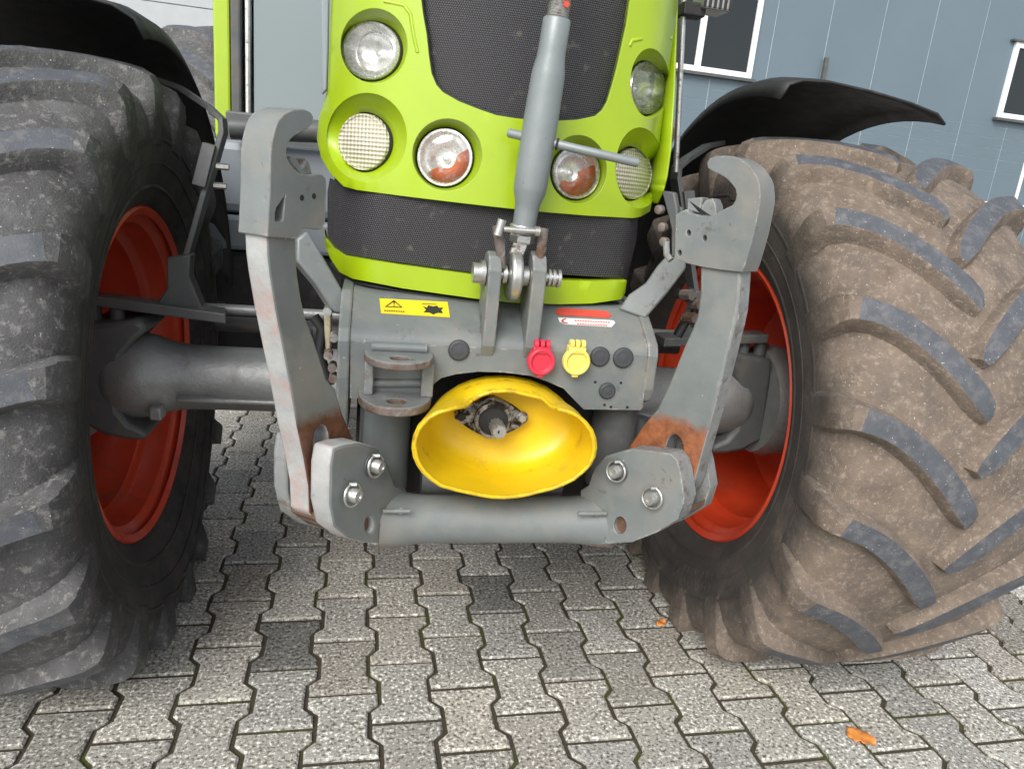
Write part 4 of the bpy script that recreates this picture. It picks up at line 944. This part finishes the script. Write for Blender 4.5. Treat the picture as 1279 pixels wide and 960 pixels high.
for q in ((852, 368), (862, 380), (856, 396), (866, 404)):
    p = at(*q, Y=-.31); MB().cyl(p, p+Vector((.012, -.025, .004)), .012, 8).build('hydraulic_fitting', WORNR, TR, 40)
MB().sweep([at(x, y, Y=-.42) for x, y in ((800, 520), (795, 545), (784, 566), (760, 590))], .018, 12).build('hose', GREYD, TR)
# ---------------------------------------------------------------- work light on its pole, cab, tank
wl = MB(); pa, pb = at(844, 215, Y=-.05), at(855, -20, Y=-.05); wl.cyl(pa, pb, .007, 12)
WLp = wl.build('work_light_pole', STEEL, TR, 40)
q = at(888, 4, Y=-.05); lb_ = MB(); lb_.box((q.x-.035, -.09, q.z-.022), (q.x+.035, -.02, q.z+.05)); lb_.build('work_light', STEEL, WLp, None, .005)
for k in range(6): MB().box((q.x-.034+k*.0125, -.096, q.z-.02), (q.x-.029+k*.0125, -.09, q.z+.048)).build('lamp_rib', BLACK, WLp, None)
b_ = at(862, 12, Y=-.05); MB().box((b_.x-.025, -.075, b_.z-.018), (b_.x+.03, -.03, b_.z+.012)).build('lamp_bracket', BLACK, WLp, None, .004)
tk = MB().box((-.86, .75, .985), (-.36, 1.5, 1.215)); TKo = tk.build('fuel_tank', TANK, TR, None, .03)
MB().box((-.86, .74, .865), (-.36, 1.5, .978)).build('tank_step', TANK, TKo, None, .015)
MB().box((-.86, .78, .50), (-.34, 1.5, .86)).build('battery_box', BLACK, TKo, None, .02)
p0, p1 = at(288, 160, Y=.7), at(400, 168, Y=.7); MB().cyl(p0, p1+Vector((.2, 0, .02)), .034, 20).build('exhaust_pipe', GREYD, TR, 40)
plate('side_panel', [(401, -60), (411.5, -60), (410, 60), (408.5, 112), (402, 118)], at(405, 50, Y=-.25), Vector((0, -1, 0)), .02, TANK, ho)
cab = empty('cab', (0, 0, 0), TR); yC = 1.9
def cbox(nm, lo, hi, mt_, bv=.01): return MB().box(lo, hi).build(nm, mt_, cab, None, bv)
for s in (-1, 1):
    cbox('pillar', (s*.955-.035, yC-.03, 1.15), (s*.955+.035, yC+.06, 2.85), GREEN)
    cbox('pillar', (s*.80-.06, 3.2, 1.15), (s*.80+.06, 3.3, 2.85), BLACK)
    cbox('door_frame', (s*.895-.022, yC-.035, 1.22), (s*.895+.022, yC+.02, 2.80), GREYD)
    cbox('door_frame', (s*.845-.012, yC-.03, 1.22), (s*.845+.012, yC+.02, 2.80), STEEL)
    cbox('side_window', (s*.93-.006, yC+.07, 1.2), (s*.93+.006, 3.2, 2.75), CABGLASS, 0)
cbox('windscreen', (-.82, yC-.012, 1.36), (.82, yC, 2.78), CABGLASS, 0)
cbox('cowl', (-.94, yC-.05, 1.10), (.94, yC+.4, 1.36), GREYD)
cbox('roof', (-1.0, yC-.2, 2.82), (1.0, 3.4, 3.05), GREYD, .05)
cbox('floor', (-.85, yC+.03, .95), (.85, 3.3, 1.1), BLACK)
cbox('rear_window', (-.74, 3.25, 1.1), (.74, 3.26, 2.8), GLASS, 0)
# ================================================================== BUILDING
BD = tag(empty('industrial_building', (0, 10, 0)), 'blue grey metal clad hall with white framed windows behind the tractor', 'building')
wa = R(-2.0)                       # wall runs almost square to the tractor, receding slightly to the right
wdir = Vector((math.cos(wa)*1, -math.sin(wa), 0)); wn = Vector((-math.sin(wa)*1, -math.cos(wa), 0)); WO = Vector((0, 9.5, 0))
def wp(u, z, d=0): return WO+wdir*u+wn*d+Vector((0, 0, z))-Vector((0, 10, 0))
def wpx(px, py):
    p = onplane(px, py, WO, wn); return (p-WO).dot(wdir), p.z
def wbox(u0, u1, z0, z1, d0, d1): return [wp(u, z, d) for d in (d0, d1) for u, z in ((u0, z0), (u1, z0), (u1, z1), (u0, z1))], [(0, 1, 2, 3), (4, 5, 6, 7), (0, 1, 5, 4), (1, 2, 6, 5), (2, 3, 7, 6), (3, 0, 4, 7)]
wv_, wf_ = wbox(-14, 22, -.05, 8, -.4, 0); wall = make('wall', wv_, wf_, SEAM, BD, None)
w1 = (wpx(800, -80)[0], wpx(942, 0)[0]-.02, wpx(900, 97)[1], 0)
ua, za = wpx(852, 88); ub, zb = wpx(936, 99.5); uL, uR_ = ua-1.3, ub; zs = (za+zb)/2
ug, zg = wpx(1243, 147); ut, zt2 = wpx(1262, 52)
wins = [(uL, uR_, zs, zs+1.45, 2, (.62,)), (ug, ug+1.5, zg, zt2, 1, ())]
DOORM = mat('light_grey_door', (.36, .38, .39), .5, var=.05, bump=0)
doors = [(-6.6, -.6, 0, 4.2)]
u_s = [wpx(px, py)[0] for px, py in ((1035, 40), (1100, 40), (1165, 40), (1228, 40))]
du = (u_s[3]-u_s[0])/3; start = u_s[0]-du*24
zrows = [-.02, .4, .8, 1.2, 1.5]
lo_z = [wpx(900, y)[1] for y in (174, 158, 143, 128, 113)]
k = 0; u = start
while u < 22:
    z_edges = [0.0, 1.0]+[z for z in lo_z]+[8.0]
    blocks = wins+[(a, b, c, d, 0, ()) for a, b, c, d in doors]
    um = u+du/2
    if u > -14 and u+du < 22:
        cuts = sorted(set([0.0]+[round(z, 3) for z in lo_z]+[8.0]))
        us = sorted(set([u, u+du]+[b for w_ in blocks for b in w_[:2] if u < b < u+du]))
        for a, b in zip(us[:-1], us[1:]):
            mid = (a+b)/2; cov = [w_ for w_ in blocks if w_[0]-1e-4 < mid < w_[1]+1e-4]
            zc_ = sorted(set(cuts+[z for w_ in cov for z in (w_[2], w_[3])]))
            for z0, z1 in zip(zc_[:-1], zc_[1:]):
                if z1-z0 < .02 or any(w_[2]-1e-3 < (z0+z1)/2 < w_[3]+1e-3 for w_ in cov): continue
                g = .004; ga = g if a in (u,) else 0; gb = g if b == u+du else 0
                gz0 = .0035 if z0 in cuts else 0; gz1 = .0035 if z1 in cuts else 0
                V, Fc = wbox(a+ga*1.6, b-gb*1.6, z0+gz0, z1-gz1, .001, .006); make('cladding_panel', V, Fc, PANEL, BD, None)
    u += du
for (a, b, z0, z1, nm, mull) in wins:
    wm = MB(); fw_ = .085
    def wb(*q): 
        V, Fc = wbox(*q); wm.add(V, Fc)
    wb(a, a+fw_, z0, z1, .0, .055); wb(b-fw_, b, z0, z1, .0, .055); wb(a+fw_, b-fw_, z0, z0+fw_, .0, .055); wb(a+fw_, b-fw_, z1-fw_, z1, .0, .055)
    for m_ in mull:
        um = a+(b-a)*m_; wb(um-.05, um+.05, z0+fw_, z1-fw_, .0, .05)
    wo = wm.build('window', WHITE, BD, None, .004)
    edges = [a+fw_]+[a+(b-a)*m_ for m_ in mull]+[b-fw_]
    for e0, e1 in zip(edges[:-1], edges[1:]):
        V, Fc = wbox(e0, e1, z0+fw_, z1-fw_, .004, .018); make('pane', V, Fc, PANE, wo, None)
    V, Fc = wbox(a-.06, b+.06, z0-.045, z0-.002, .0, .11); make('sill', V, Fc, GREYD, wo, None)
    V, Fc = wbox(a-.1, b+.1, z1+.002, z1+.03, .0, .09); make('head_flashing', V, Fc, GREYD, wo, None)
for a, b, z0, z1 in doors:
    for j in range(7):
        V, Fc = wbox(a, b, z0+j*.6, z0+j*.6+.59, .0, .04); make('door_section', V, Fc, DOORM, BD, None, .004)
ud, zd = wpx(1025, 98); V, Fc = wbox(ud-.03, ud+.03, zd-1.0, zd+.30, .03, .09); make('vent_pipe', V, Fc, GREYD, BD, None)
wv_, wf_ = wbox(-14.2, 22.2, 7.9, 8.2, -.5, .2); make('eaves', wv_, wf_, GREYD, BD, None)
# white barrier post and rail in front of the hall
p0 = at(1266, 258, Y=7.6); p1 = at(1281, 195, Y=7.6)
RL = tag(empty('barrier', (p0.x, 7.6, 0)), 'white tubular barrier rail standing before the hall wall', 'barrier')
rz_ = p0.z
rm_ = MB(); rm_.cyl((-1.0, 0, rz_+.01), (3.2, .0, rz_+.01), .022, 12); rm_.build('rail', WHITE, RL)
for dx in (0, 2.9): MB().cyl((dx, 0, -.06), (dx, 0, rz_+.62), .024, 12).build('post', WHITE, RL)
MB().cyl((-.98, 0, -.06), (-.98, 0, rz_), .024, 12).build('post', WHITE, RL)
# ================================================================== LEAVES
LEAF = mat('autumn_leaf', (.62, .23, .05), .6, var=.3, vscale=60, bump=.2)
for (px, py, L_, rz, lb) in ((826, 779, .034, .3, 'small orange fallen leaf beside the dusty front tyre'), (1075, 922, .062, -.75, 'larger curled orange leaf on the open paving')):
    p = at(px, py, Z=.003); V = []; Fc = []; nu, nv = 9, 5
    for i in range(nu):
        t = i/(nu-1); wd = .44*math.sin(math.pi*min(1, t*.93+.05))**.8*(1-.25*t)*(1+.22*math.sin(i*2.7))
        for j in range(nv):
            s_ = j/(nv-1)*2-1; V.append(((t-.5)*L_, s_*wd*L_, .003+.006*abs(s_)**1.5*(1 if s_ > 0 else .3)+.0035*math.sin(t*6+s_*2)))
    for i in range(nu-1):
        for j in range(nv-1): Fc.append((i*nv+j, i*nv+j+1, (i+1)*nv+j+1, (i+1)*nv+j))
    o = make('fallen_leaf', V, Fc, LEAF, None, 60); md = o.modifiers.new('t', 'SOLIDIFY'); md.thickness = .0006
    o.location = p; o.rotation_euler = (0, 0, rz); tag(o, lb, 'leaf', 'fallen leaves on the paving')
